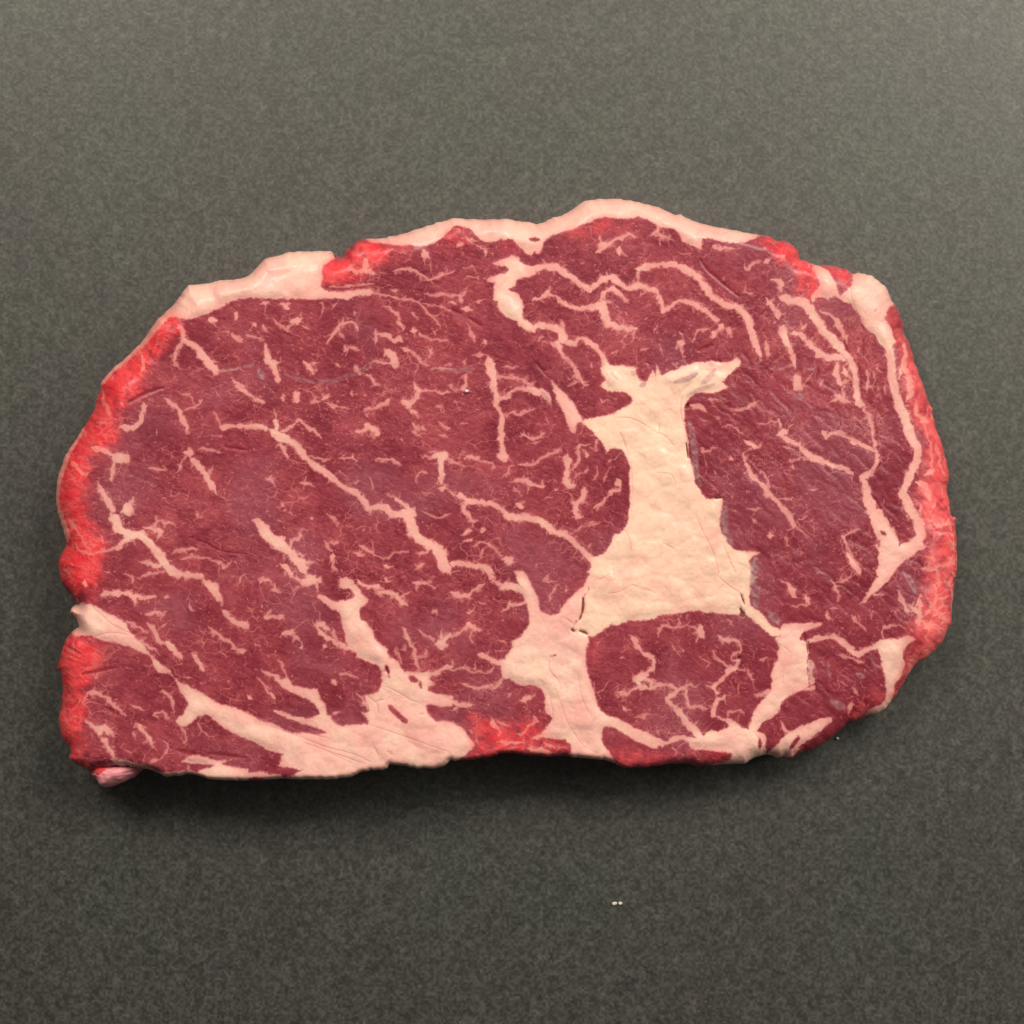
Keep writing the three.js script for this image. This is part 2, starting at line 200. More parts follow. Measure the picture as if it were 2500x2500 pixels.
v(40, 1540,1320, 1590,1220, 1640,1150, 1700,1120, 1800,1120, 1820,1180); v(30, 1690,1060, 1680,1110); v(30, 1640,1190, 1690,1250); v(40, 1710,1320, 1720,1410); v(30, 1720,1350, 1830,1360); v(55, 1320,1480, 1370,1540, 1410,1590); v(35, 1380,1500, 1450,1490); v(30, 1590,1470, 1660,1530); v(25, 1450,930, 1500,930, 1490,1040); v(25, 1580,990, 1650,910); v(35, 1800,1530, 1830,1570); v(40, 1500,1830, 1560,1780); v(60, 1240,1790, 1260,1830); v(45, 700,1710, 780,1770, 840,1820, 950,1870); v(35, 1400,1860, 1480,1850); v(40, 910,930, 980,940); v(24, 1320,1120, 1370,1190); v(30, 580,1195, 610,1200); v(26, 500,1270, 530,1275); v(24, 1790,1000, 1800,1040);
sheet(600, 900);
v(52, -10,540, 100,540, 200,570); v(100, 230,580, 330,650); v(78, 320,640, 430,690, 510,760); v(75, 500,750, 560,840); v(65, 560,840, 640,910, 740,970, 800,1020); v(62, 790,1010, 870,1080, 960,1130, 1060,1190); v(60, 1050,1180, 1160,1310); v(65, 1150,1320, 1300,1310, 1380,1370); v(72, 1370,1375, 1500,1390); v(110, 1500,1370, 1560,1360); v(115, 1530,1390, 1575,1530); v(105, 1570,1550, 1700,1640, 1790,1690); v(130, 1780,1690, 1850,1750); v(110, 1840,1750, 1860,1850, 1930,1930);
v(35, 1570,1360, 1590,1300); v(50, 1430,1240, 1500,1290, 1550,1330); v(25, 1320,1200, 1400,1210, 1440,1240, 1460,1190); v(50, 290,560, 280,500); v(20, 280,500, 290,430, 270,380); v(40, 340,590, 430,550, 500,490, 560,530, 640,600, 720,660); v(45, 330,710, 370,780, 400,850); v(30, 600,820, 640,830, 720,860, 820,840); v(35, 890,850, 980,840, 1010,800); v(25, 1000,840, 1060,890);
v(65, 1150,540, 1210,570, 1240,600); v(45, 1150,540, 1110,590, 1040,600); v(30, 1220,610, 1225,670); v(32, 1130,380, 1260,360, 1330,300, 1350,280); v(30, 1120,400, 1130,450); v(70, 1460,300, 1530,340); v(40, 1530,340, 1610,280, 1640,220); v(45, 1600,150, 1640,210); v(30, 1650,215, 1800,220, 1932,215); v(50, 1550,390, 1590,410); v(30, 1590,410, 1620,460); v(40, 1570,500, 1600,540, 1640,570); v(40, 1560,590, 1600,590); v(25, 1600,590, 1650,640); v(30, 1640,550, 1700,570); v(35, 1820,500, 1880,550, 1930,560); v(35, 1830,630, 1900,635); v(35, 1780,350, 1870,360);
v(95, 1785,820, 1870,820); v(68, 1830,830, 1840,950, 1840,1080); v(30, 1720,780, 1790,800); v(30, 1650,820, 1770,840); v(62, 1810,1130, 1900,1130); v(35, 1870,1100, 1880,1080); v(25, 1880,870, 1932,870); v(30, 1610,1080, 1630,1010, 1680,980, 1720,990); v(30, 1230,860, 1330,850, 1410,880, 1460,915); v(35, 190,1030, 240,1050, 290,1090); v(30, 240,1000, 235,1050); v(40, 510,1080, 560,1090, 650,1100); v(30, 570,1020, 550,1090, 540,1130); v(25, 1160,1010, 1190,1060, 1210,1130); v(40, 340,1260, 370,1300); v(40, 370,1340, 375,1360); v(50, 610,1410, 650,1410); v(30, 750,1370, 810,1400, 870,1470);
v(100, 70,1430, 130,1460, 180,1500); v(110, 170,1510, 220,1570); v(112, 190,1580, 300,1640, 400,1720); v(92, 390,1710, 480,1800, 540,1870); v(70, 330,1610, 370,1600); v(35, 440,1700, 440,1640, 510,1580, 540,1530); v(40, 470,1750, 580,1750); v(40, 570,1820, 650,1830); v(110, 520,1830, 560,1940); v(30, 740,1610, 760,1670, 810,1720); v(45, 820,1740, 820,1800); v(35, 820,1800, 820,1870, 870,1920); v(30, 780,1650, 890,1630); v(40, 1070,1650, 1120,1690, 1180,1730); v(25, 1180,1740, 1270,1770, 1350,1790); v(35, 1020,1730, 1120,1760); v(25, 1350,1780, 1430,1730, 1540,1730); v(40, 1620,1750, 1680,1740, 1740,1700); v(50, 1310,1850, 1380,1865); v(35, 1580,1900, 1640,1870, 1690,1840); v(50, 320,1840, 380,1890, 440,1932); v(45, 0,210, 40,260, 160,320); v(40, 350,240, 360,310); v(50, 490,240, 480,300); v(30, 620,330, 680,310); v(40, 740,270, 800,260); v(30, 740,320, 860,360, 980,380); v(30, 1150,70, 1200,90, 1240,140); v(25, 1090,1530, 1130,1520); v(25, 1660,1350, 1800,1400, 1932,1360); v(34, 1000,210, 1000,260); v(30, 1460,670, 1490,670); v(26, 1020,1090, 1060,1060);
sheet(600, 1400);
v(40, 420,10, 500,60, 560,80); v(100, 560,70, 640,60); v(70, 640,60, 690,60); v(40, 660,70, 690,170); v(120, 900,50, 960,90); v(72, 950,80, 1050,170); v(50, 1040,60, 1090,90, 1160,130, 1240,130); v(50, 1220,180, 1320,180, 1400,190); v(50, 1400,190, 1460,240, 1530,320); v(30, 1460,220, 1560,180); v(30, 1240,130, 1290,160); v(50, 1300,50, 1370,70); v(45, 1580,80, 1650,100, 1760,110); v(25, 1600,110, 1620,170);
v(60, 640,490, 690,470, 740,480); v(50, 740,480, 790,540); v(45, 680,500, 740,580, 800,630); v(30, 820,520, 830,580, 880,650); v(45, 800,620, 880,670, 950,710); v(50, 330,600, 380,560, 450,560); v(35, 450,570, 510,640); v(30, 150,30, 130,110); v(40, 110,50, 180,50, 240,70); v(35, 270,90, 280,160, 350,180); v(40, 190,410, 290,415, 360,405); v(30, 200,400, 250,340); v(45, 730,680, 760,700); v(45, 140,900, 220,950, 300,990); v(30, 350,870, 370,930, 390,1000); v(30, 310,800, 360,870); v(30, 120,980, 180,1050, 230,1130); v(40, 240,1130, 270,1190); v(60, 20,1150, 60,1180); v(40, 500,700, 540,690); v(55, 810,1000, 850,1050); v(30, 880,960, 970,960, 1050,980); v(40, 810,1330, 900,1320); v(25, 860,1150, 900,1170);
v(45, 1490,520, 1520,580, 1550,640); v(40, 1550,640, 1590,720, 1600,800, 1640,900); v(30, 1420,700, 1440,780, 1470,860); v(30, 1510,680, 1460,720); v(30, 1630,520, 1700,580, 1770,630); v(125, 1790,670, 1900,680); v(40, 1830,630, 1860,530); v(50, 1860,640, 1932,580); v(30, 1610,780, 1700,780); v(45, 1540,960, 1640,950, 1800,940, 1870,890, 1932,880); v(90, 1540,960, 1700,980); v(30, 100,650, 130,680); v(34, 140,310, 160,320); v(40, 1760,340, 1800,360); v(30, 1690,720, 1720,790); v(36, 1050,1140, 1110,1190, 1140,1270);
sheet(800, 450);
v(70, 900,620, 920,660, 960,700); v(60, 350,690, 360,740, 350,800); v(40, 200,830, 330,820, 480,850); v(50, 320,820, 400,810); v(36, 620,830, 700,810, 770,800, 840,840, 930,890, 1000,880, 1080,855, 1190,830); v(30, 20,960, 130,980, 250,960, 440,930); v(62, -20,1040, 180,1030, 380,1010); v(32, 380,1020, 560,1050, 720,1090, 850,1110); v(30, 850,1110, 930,1190, 1000,1270, 1070,1360); v(20, 1000,1250, 1070,1220); v(30, 910,1040, 1100,1045, 1250,1050, 1310,1010); v(40, 1250,1060, 1270,1110); v(45, 1140,1110, 1220,1140); v(60, 1270,1180, 1350,1180); v(35, 1410,1120, 1450,1105); v(22, 900,1120, 1050,1160, 1160,1190);
v(35, 540,1140, 620,1190, 660,1230); v(45, 640,1290, 670,1320, 720,1350); v(25, 670,1240, 660,1300); v(35, 770,1220, 850,1270); v(50, 770,1380, 840,1370); v(30, 860,1390, 900,1440, 1000,1460, 1140,1470); v(25, 990,1380, 1020,1410); v(40, 460,1370, 450,1440, 440,1500); v(45, 470,1430, 560,1420, 620,1470, 680,1450, 720,1490); v(45, 690,1540, 770,1570); v(30, 770,1570, 860,1640, 960,1720); v(90, 540,1560, 590,1610); v(70, 600,1620, 640,1700); v(40, 440,1660, 540,1680, 670,1700); v(45, 950,1540, 980,1600); v(30, 980,1600, 950,1640); v(30, 990,1750, 1180,1740);
v(30, 1310,1310, 1350,1390, 1380,1490); v(45, 1470,1470, 1490,1510); v(75, 1510,1620, 1540,1720); v(98, 1520,1710, 1560,1830); v(72, 1550,1810, 1570,1940); v(30, 1360,1610, 1480,1610); v(25, 1310,1640, 1300,1720); v(25, 1170,1700, 1110,1710); v(32, 1600,1810, 1720,1820, 1840,1850, 1932,1900); v(40, 1220,600, 1280,560); v(40, 1310,500, 1370,570); v(40, 1420,580, 1480,640, 1480,690); v(20, 1280,790, 1340,780, 1390,830); v(20, 1300,890, 1400,870); v(20, 1480,840, 1530,770); v(30, 590,990, 650,1000); v(40, 370,1800, 430,1840, 460,1890); v(35, 250,1730, 290,1770); v(35, 820,1870, 850,1932); v(25, 1160,1880, 1190,1932); v(40, 1300,1850, 1280,1932); v(25, 1640,1720, 1800,1725); v(28, 630,640, 750,650); v(24, 1410,860, 1420,920);
sheet(1100, 900);
v(75, 380,-10, 400,60, 410,160); v(58, 410,150, 430,260, 430,340); v(48, 430,330, 480,440); v(70, 490,450, 480,600, 480,700); v(66, 480,690, 490,800); v(110, 480,830, 540,820); v(30, 440,70, 560,80, 680,110, 750,170); v(40, 450,265, 540,265, 580,210, 660,200, 750,210); v(70, 750,190, 830,230); v(60, 850,210, 900,260, 950,340); v(35, 520,440, 600,410, 660,430, 720,400, 790,400); v(35, 640,650, 690,630, 740,660, 840,640, 900,600); v(25, 690,580, 690,630); v(25, 750,690, 850,700); v(35, 640,910, 780,900, 870,840, 960,800, 1040,740); v(40, 730,870, 720,900);
v(45, 140,850, 200,830, 270,850); v(30, 270,850, 320,890, 400,900, 380,950); v(25, 0,880, 90,890, 140,920); v(30, 490,1030, 540,1000, 550,940, 600,910); v(42, 560,1070, 690,1050, 760,1090, 870,1100); v(30, 730,1110, 720,1190); v(25, 590,1100, 600,1150, 690,1190); v(30, 860,1080, 880,1040); v(60, 640,1295, 700,1290); v(20, 580,1330, 640,1300);
v(32, -10,1150, 80,1200); v(62, 80,1200, 160,1240, 280,1260); v(56, 270,1255, 420,1290, 520,1370); v(78, 520,1390, 620,1410, 740,1400); v(78, 730,1400, 870,1450, 960,1530); v(60, 950,1540, 1080,1550); v(58, 1070,1550, 1180,1650, 1260,1730, 1310,1790); v(45, 150,1260, 110,1310, 150,1380, 200,1440); v(40, 180,1440, 250,1440); v(45, 100,1570, 200,1520); v(45, 280,1530, 330,1530); v(45, 120,1630, 230,1610); v(28, 210,1670, 300,1640, 400,1680, 480,1760); v(85, 490,1800, 560,1810); v(40, 560,1820, 580,1860); v(25, 290,1690, 300,1740, 250,1810); v(62, -10,1840, 150,1850, 340,1880); v(75, 330,1880, 400,1940);
v(70, 1110,810, 1100,900); v(50, 1100,930, 1100,1050); v(95, 1095,1060, 1115,1110); v(50, 1110,1120, 1190,1100); v(60, 1260,1130, 1260,1200); v(60, 1260,1200, 1180,1280); v(62, 1170,1270, 1190,1390); v(62, 1150,1400, 1240,1390); v(30, 1290,1190, 1260,1210); v(35, 1150,950, 1200,870, 1200,800, 1210,720); v(30, 1210,720, 1310,720); v(25, 1320,740, 1370,760, 1390,660); v(25, 1160,1020, 1260,990, 1290,910); v(25, 1330,1050, 1380,1010, 1390,920); v(20, 1440,1080, 1470,980, 1520,920); v(85, 1570,1040, 1600,1110); v(40, 1600,1140, 1520,1150); v(42, 1530,1140, 1460,1240, 1340,1310); v(25, 1160,1540, 1250,1500, 1320,1480, 1400,1460); v(25, 1270,1460, 1370,1450); v(40, 1180,0, 1210,90, 1250,120); v(25, 1250,140, 1310,150); v(25, 1110,160, 1180,120); v(35, 1410,280, 1440,320); v(20, 1560,850, 1600,790); v(25, 1470,880, 1540,850); v(50, 1280,830, 1290,810); v(35, 160,40, 140,120); v(25, 140,150, 70,210, 0,150); v(26, 80,530, 160,520); v(24, 880,1225, 960,1215); v(30, 990,1140, 1020,1120); v(22, 1280,1700, 1340,1640); v(22, 900,460, 940,500); v(20, 1240,1260, 1290,1240);
sheet(1100, 1400);
v(42, 340,-10, 400,60, 480,110); v(80, 490,130, 560,110, 640,140, 700,180); v(52, 0,180, 90,210, 160,200); v(40, 160,200, 250,150, 320,110); v(40, 540,290, 620,300, 700,270); v(35, 540,310, 480,370); v(40, 550,260, 540,320); v(58, 170,490, 230,510); v(36, 170,500, 90,550, 0,590); v(35, 230,510, 300,530); v(25, 230,530, 190,570, 190,620, 230,690); v(30, 0,900, 60,910); v(30, 60,900, 150,900, 220,920); v(30, 240,910, 240,860); v(25, 220,930, 380,930, 400,880); v(35, 110,1040, 180,1060, 290,1080, 450,1050, 490,990); v(60, 260,760, 330,790, 460,840); v(58, 0,1210, 100,1240, 230,1240); v(40, 0,1300, 80,1270); v(60, 660,1200, 740,1180); v(30, 740,1180, 800,1140); v(35, 540,1160, 570,1130); v(55, 380,1370, 410,1430); v(30, 410,1430, 460,1480, 450,1540); v(30, 430,1390, 550,1440); v(30, 620,1530, 700,1490, 730,1440, 820,1400); v(25, 880,80, 920,10); v(25, 890,80, 1000,80); v(35, 930,210, 940,260); v(25, 940,210, 1020,100); v(40, 1080,190, 1110,140); v(35, 160,360, 210,360); v(30, 250,260, 340,280); v(40, 440,1590, 560,1600, 700,1590); v(60, 730,1650, 820,1670, 950,1690); v(40, 880,1600, 980,1650); v(30, 520,1650, 640,1650); v(26, 180,1480, 210,1520); v(26, 240,1520, 255,1620); v(34, 780,1340, 800,1400); v(30, 440,620, 520,660);
sheet(1500, 1400);
v(50, 150,590, 190,620, 210,690, 270,750, 340,780, 380,830, 370,890); v(46, 370,890, 310,950, 260,980); v(95, 210,990, 260,975); v(60, 220,1010, 240,1050); v(42, 240,1060, 160,1100, 120,1140, 0,1110); v(40, 290,1000, 350,1010, 350,1060); v(40, 240,1075, 370,1080); v(46, 370,1070, 440,1060, 540,1060, 590,1110); v(46, 590,1110, 560,1140, 490,1190); v(46, 490,1190, 550,1250, 610,1310); v(72, 610,1300, 680,1410); v(88, 690,1410, 750,1480); v(74, 750,1480, 820,1550); v(46, 590,1120, 660,1090, 680,1160, 700,1240); v(35, 660,1090, 720,1050, 780,1080); v(35, 700,1250, 790,1260, 880,1270);
v(42, 980,600, 1050,630, 1170,640); v(36, 1170,640, 1195,700, 1180,750, 1110,780, 1130,820, 1170,840); v(40, 1160,850, 1130,910); v(62, 1080,930, 1140,900); v(46, 1080,940, 990,1010, 940,1080, 960,1120, 990,1130); v(46, 1040,1150, 1010,1190, 960,1190, 940,1260, 935,1340); v(30, 960,790, 1030,860, 1080,880, 1110,910); v(25, 860,1050, 920,1090); v(78, 810,480, 820,560, 850,610); v(30, 780,580, 770,680); v(30, 420,600, 420,530, 470,490, 520,510, 580,520, 640,500, 740,500, 790,530); v(25, 610,420, 610,500); v(25, 790,770, 850,810, 910,840); v(20, 870,890, 900,850); v(25, 1160,910, 1240,910); v(30, 1260,900, 1290,960, 1330,1000); v(30, 1070,1350, 1100,1310, 1180,1300); v(25, 1190,1290, 1220,1330); v(40, 70,1250, 120,1300); v(25, 180,1360, 330,1340); v(25, 400,1480, 430,1530); v(25, 930,730, 960,790); v(30, 1380,830, 1440,800); v(35, 60,800, 100,790); v(35, 1310,1140, 1370,1150, 1450,1110); v(20, 520,660, 640,790); v(20, 600,680, 660,750); v(25, 1060,440, 1130,480); v(45, 1580,1400, 1610,1470, 1640,1500); v(50, 1640,110, 1690,180, 1720,240); v(25, 1540,40, 1620,110); v(40, 1830,220, 1830,280); v(20, 1680,310, 1830,290); v(50, 1860,850, 1850,930, 1870,1030); v(34, 1780,1100, 1880,1080); v(30, 540,1640, 590,1690, 560,1720);
sheet(1300, 450);
v(78, -20,810, 100,780, 220,780); v(72, 210,775, 360,870, 450,940, 530,990); v(62, 540,990, 660,900, 760,870); v(62, 750,870, 830,930, 900,980, 1000,950); v(62, 990,950, 1100,980, 1170,1010); v(56, 1180,1015, 1210,1110, 1230,1200); v(46, 1230,1200, 1300,1160, 1370,1110, 1450,1100); v(54, 1440,1100, 1560,1150, 1650,1210, 1740,1290); v(100, 1760,1330, 1800,1360); v(50, 1740,1390, 1700,1450); v(45, 1840,1360, 1870,1450); v(55, 960,800, 1080,790); v(62, 1070,780, 1200,760, 1340,760, 1440,800); v(76, 1430,795, 1540,860, 1610,950, 1670,1030); v(68, 1660,1035, 1770,1110, 1860,1150, 1950,1170); v(30, 1010,810, 1000,880, 980,940);
v(46, 0,1090, 90,1060, 150,1020); v(40, 130,1040, 220,1050, 270,1110); v(52, 270,1105, 390,1170, 500,1170, 600,1160); v(80, 620,1150, 660,1130); v(46, 650,1100, 690,1010, 770,990, 830,1040); v(35, 820,1030, 890,1090); v(82, 650,1150, 680,1240); v(92, 685,1250, 720,1310); v(62, 730,1305, 820,1350, 980,1370); v(40, 700,1310, 700,1360); v(30, 960,1390, 940,1490); v(30, 680,1110, 760,1120); v(66, 0,1350, 100,1330, 190,1350, 260,1370); v(80, 265,1380, 290,1470); v(52, 290,1490, 390,1500, 450,1460, 520,1470); v(60, 515,1475, 600,1540); v(52, 590,1530, 650,1610, 690,1700); v(60, 240,1500, 260,1560); v(40, 160,1500, 240,1500); v(50, 260,1550, 290,1620); v(35, 290,1620, 350,1680, 400,1740, 430,1830, 490,1890); v(35, 290,1370, 280,1290); v(25, 350,1890, 430,1860);
v(90, 650,570, 680,570); v(50, 600,640, 680,590); v(40, 650,480, 660,550); v(45, 690,590, 780,520, 900,470); v(40, 900,470, 980,510); v(90, 800,630, 840,630); v(40, 1090,480, 1160,450, 1180,400); v(35, 1180,450, 1230,490, 1190,560); v(30, 1240,490, 1330,540); v(60, 1380,1500, 1430,1500); v(35, 1380,1390, 1420,1460); v(35, 1400,1530, 1430,1640); v(30, 1340,1550, 1390,1520); v(30, 1520,1490, 1540,1400, 1600,1380, 1680,1370); v(40, 1700,585, 1760,610, 1932,610); v(24, 840,1490, 900,1400); v(22, 1020,1560, 1100,1550); v(24, 1190,1500, 1230,1600); v(22, 1140,1380, 1180,1320); v(22, 1310,1700, 1400,1740); v(28, 740,1600, 800,1560); v(30, 1070,1270, 1090,1260); v(26, 550,1680, 580,1720); v(30, 1060,1700, 1100,1720); v(24, 460,730, 490,740); v(26, 50,1480, 80,1440); v(26, 1010,1060, 1060,990); v(24, 860,1110, 900,1090); v(26, 870,1210, 900,1230);
sheet(1600, 900);
v(35, 720,390, 850,370, 960,310); v(25, 620,540, 730,540); v(30, 730,540, 830,620); v(55, 840,680, 900,720, 980,760); v(25, 830,800, 910,760); v(50, 680,830, 720,860); v(35, 820,810, 850,900); v(52, 850,900, 900,1000, 1000,1100, 1070,1180); v(66, 1060,1180, 1140,1250); v(60, 1140,1245, 1210,1330); v(58, 1200,1325, 1270,1410, 1310,1490); v(30, 1180,1240, 1290,1220); v(30, 1240,1530, 1310,1500); v(30, 1330,1510, 1450,1580); v(30, 1000,960, 1050,1060, 1060,1130); v(25, 1050,1030, 1130,990); v(40, 1170,480, 1180,560); v(80, 1150,630, 1210,600); v(30, 1220,590, 1310,520); v(52, 1210,640, 1290,700, 1400,760); v(62, 1400,765, 1480,840); v(72, 1480,850, 1560,850); v(54, 1550,860, 1680,910, 1800,950, 1870,1000); v(30, 1280,870, 1340,850, 1450,850); v(35, 1280,890, 1310,950); v(30, 1200,740, 1300,770); v(25, 940,530, 1090,510, 1170,480); v(50, 1570,590, 1610,640); v(42, 1610,640, 1680,610, 1800,640, 1932,710); v(80, 1340,90, 1340,180); v(45, 1670,260, 1760,270, 1850,330); v(40, 1760,1590, 1790,1660, 1840,1760); v(60, 1840,1780, 1900,1870); v(30, 1760,1590, 1870,1530, 1932,1520); v(45, 1060,1580, 1130,1590); v(30, 910,1420, 970,1450); v(30, 870,1320, 1000,1320); v(25, 420,750, 480,770, 580,740); v(26, 1240,1560, 1250,1680); v(24, 560,430, 600,500); v(30, 540,960, 560,1010); v(24, 1440,1130, 1540,1140); v(26, 1330,1440, 1420,1390); v(24, 1650,1000, 1720,960); v(50, 330,350, 420,360, 480,410); v(30, 480,300, 590,290);
sheet(1800, 500);
v(82, -20,960, 60,1020, 110,1100); v(76, 105,1090, 140,1230, 190,1350); v(52, 185,1340, 230,1460); v(45, 260,890, 310,940, 370,1000); v(60, 380,1010, 390,1080); v(112, 390,1150, 440,1190); v(82, 420,1210, 470,1310); v(60, 470,1310, 520,1420, 540,1540); v(70, 560,1640, 580,1730); v(82, 390,870, 500,900, 620,920); v(55, 400,820, 410,740, 330,700); v(105, 630,930, 700,1010); v(95, 695,1010, 760,1100, 820,1190); v(92, 820,1190, 920,1290, 1000,1380); v(72, 995,1380, 1070,1470, 1100,1550); v(62, 1100,1540, 1120,1700, 1130,1850); v(55, 500,1210, 590,1220); v(62, 590,1220, 680,1310, 780,1390); v(72, 760,1415, 870,1440, 1000,1440); v(45, 600,1170, 650,1130); v(40, 790,1000, 880,1040, 930,1080); v(60, 930,1090, 970,1160); v(40, 970,1170, 1020,1240, 1030,1300); v(70, 270,510, 290,550); v(35, 270,1270, 270,1360, 290,1440); v(60, 940,1500, 940,1600, 970,1680); v(35, 970,1670, 1060,1660); v(40, 870,1860, 970,1830, 1030,1880); v(35, 1010,1700, 1000,1800); v(40, 1210,1560, 1240,1640, 1220,1760); v(60, 1560,1300, 1580,1420, 1560,1540); v(50, 1560,1620, 1610,1680, 1620,1780); v(40, 1540,1560, 1520,1640); v(35, 60,560, 90,610, 190,520); v(40, 690,560, 720,640); v(26, 630,600, 690,560); v(24, 60,830, 180,850); v(22, 480,740, 540,700); v(34, 1130,1340, 1160,1400); v(24, 1320,1500, 1350,1600); v(24, 620,1700, 700,1600); v(24, 500,1660, 540,1640); v(30, 780,1720, 800,1660); v(60, 1000,1530, 1030,1620); v(24, 1280,1560, 1300,1680); v(24, 1380,1700, 1400,1800);
sheet(1900, 1350);
v(60, 660,20, 720,120, 780,200); v(35, 550,280, 650,250, 690,190); v(40, 500,250, 540,320, 580,400); v(50, 80,290, 150,400); v(40, 250,380, 280,460); v(25, 110,510, 290,490); v(40, 1340,150, 1480,150); v(40, 1480,150, 1520,260, 1490,330); v(40, 1430,430, 1480,530, 1560,600); v(60, 1330,450, 1330,640); v(35, 1340,640, 1500,720); v(35, 1370,150, 1500,130, 1650,70); v(30, 1290,430, 1240,560); v(35, 880,410, 1000,390); v(30, 690,580, 780,680, 830,740); v(35, 450,560, 480,640); v(25, 870,620, 890,540); v(30, 1000,800, 1000,700, 1200,690); v(30, 560,970, 680,990, 800,1030); v(30, 700,1280, 760,1350); v(25, 560,1200, 650,1240); v(50, 700,1400, 660,1510); v(50, 290,1020, 310,1120, 320,1230); v(40, 260,1280, 340,1270); v(40, 1120,360, 1180,470, 1220,570); v(30, 480,520, 560,520); v(36, 1340,380, 1330,440); v(50, 1250,520, 1330,560); v(40, 1290,1030, 1240,1000); v(44, 1560,620, 1600,640); v(36, 1490,700, 1590,720); v(34, 1380,1000, 1490,900); v(36, 1180,1220, 1300,1060); v(40, 1640,330, 1640,560); v(30, 1440,640, 1390,820);

// ---- lean slips inside the fat, creases, blood spots, cracks, silverskin, lines on the fat
sheet(600, 1400); lean(55, 1350,1250, 1420,1320, 1510,1400); lean(36, 1325,870, 1350,970); lean(30, 1640,1020, 1655,1080); lean(60, 1550,985, 1610,1015); lean(60, 60,1800, 200,1770, 300,1790); lean(40, 330,1850, 500,1855);
sheet(1900, 1350); lean(50, 110,1850, 190,1740); lean(70, 220,800, 270,770); lean(40, 200,1830, 420,1700, 580,1600);
sheet(1300, 450); lean(45, -20,525, 60,525);
sheet(1100, 1400); lean(60, 960,1580, 1090,1620, 1120,1680); lean(26, 950,780, 990,770);
sheet(1500, 1400); lean(40, 1370,1560, 1370,1640); lean(50, 1470,1560, 1480,1640); lean(26, 660,1590, 700,1620);
sheet(1950, 900); lean(60, 960,130, 990,260); lean(40, 780,1540, 810,1560);
sheet(1800, 500); lean(70, 1540,1680, 1570,1800);
sheet(400, 500); lean(40, 1520,790, 1680,800, 1930,770);

sheet(1300, 450); blood(42, 1580,700, 1640,800, 1720,870, 1800,940, 1950,1060); blood(60, 1560,1570, 1690,1520); blood(60, 1690,1650, 1790,1690); blood(30, 30,1680, 150,1820);
sheet(800, 450); blood(40, 1150,1180, 1260,1220); blood(48, 1330,1260, 1460,1340); blood(40, 870,1000, 880,1010);
sheet(100, 1200); blood(24, 1400,430, 1560,490, 1700,560, 1940,590); blood(60, 400,1720, 700,1660);
sheet(100, 1500); blood(50, 1580,1310, 1932,1350); blood(60, 1300,1280, 1450,1320); blood(60, 620,880, 780,960);
sheet(100, 700); blood(55, 830,1090, 980,1010, 1150,950); blood(40, 1740,1510, 1932,1540);
sheet(1950, 900); blood(26, 715,480, 735,600, 740,720); blood(34, 700,1200, 780,1330); blood(26, 400,1600, 460,1720, 540,1850); blood(34, 770,900, 680,1010);
sheet(1800, 500); blood(40, 1190,1280, 1190,1420); blood(34, 1150,1500, 1170,1700); blood(60, 60,1400, 90,1450); blood(40, 760,1540, 770,1640); blood(40, 1170,1080, 1190,1180); blood(34, 1000,1270, 1060,1420);
sheet(1500, 1400); blood(40, 1130,1040, 1140,1090); blood(60, 1790,560, 1800,620);
sheet(1900, 1350); blood(46, 980,330, 1080,250); blood(50, 820,1380, 830,1430); blood(40, 700,1480, 730,1500); blood(34, 400,640, 420,640); blood(40, 760,470, 900,430); blood(40, 300,620, 400,650);

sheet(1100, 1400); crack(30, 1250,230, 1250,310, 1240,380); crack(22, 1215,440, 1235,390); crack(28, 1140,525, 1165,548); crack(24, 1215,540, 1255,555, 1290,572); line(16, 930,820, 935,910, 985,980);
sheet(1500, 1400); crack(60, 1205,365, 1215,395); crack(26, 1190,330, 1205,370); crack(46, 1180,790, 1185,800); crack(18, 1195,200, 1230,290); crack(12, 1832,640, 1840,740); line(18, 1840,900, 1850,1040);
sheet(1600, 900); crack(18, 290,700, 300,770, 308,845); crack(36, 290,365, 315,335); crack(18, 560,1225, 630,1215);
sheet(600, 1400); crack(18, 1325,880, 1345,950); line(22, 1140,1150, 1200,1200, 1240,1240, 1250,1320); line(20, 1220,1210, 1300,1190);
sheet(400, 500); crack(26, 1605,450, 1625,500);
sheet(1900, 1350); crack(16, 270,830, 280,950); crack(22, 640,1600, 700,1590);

sheet(400, 500); silver(50, 510,1580, 700,1540, 850,1510); silver(62, 1130,1590, 1250,1640, 1400,1660, 1560,1670, 1700,1630, 1830,1580, 1950,1535); silver(90, 900,1560, 930,1640);
sheet(800, 450); silver(45, 980,1740, 1180,1760, 1380,1740); silver(40, 290,1760, 440,1660);
sheet(1100, 900); silver(50, 860,220, 910,280, 950,360); silver(60, -10,10, 90,20, 180,-20);
sheet(1600, 900); silver(85, 320,500, 350,650, 370,800, 380,950, 420,1100); silver(95, 655,1260, 650,1400, 660,1520, 720,1650); silver(120, 950,1800, 930,1940); silver(70, 180,130, 290,100, 390,50); silver(60, 440,140, 500,80, 560,10); silver(60, 300,260, 400,210, 550,150); silver(90, 1360,230, 1380,280);
sheet(1500, 1400); silver(110, 1310,0, 1315,100, 1335,200, 1330,310); silver(130, 1470,380, 1545,460);
sheet(1300, 450); silver(60, 940,1770, 960,1800); silver(30, 740,1780, 800,1840); silver(70, 1020,1900, 1060,1880); silver(60, 1420,1850, 1540,1780); silver(60, 1660,1700, 1720,1690); silver(50, 1620,1880, 1700,1800);
sheet(1900, 1350); silver(70, 740,1140, 810,1170); silver(50, 470,1040, 490,1180); silver(50, 870,950, 900,1060, 930,1140); silver(60, 300,1030, 320,1230); silver(100, 500,1400, 620,1460); silver(70, 1180,180, 1240,260, 1290,380);
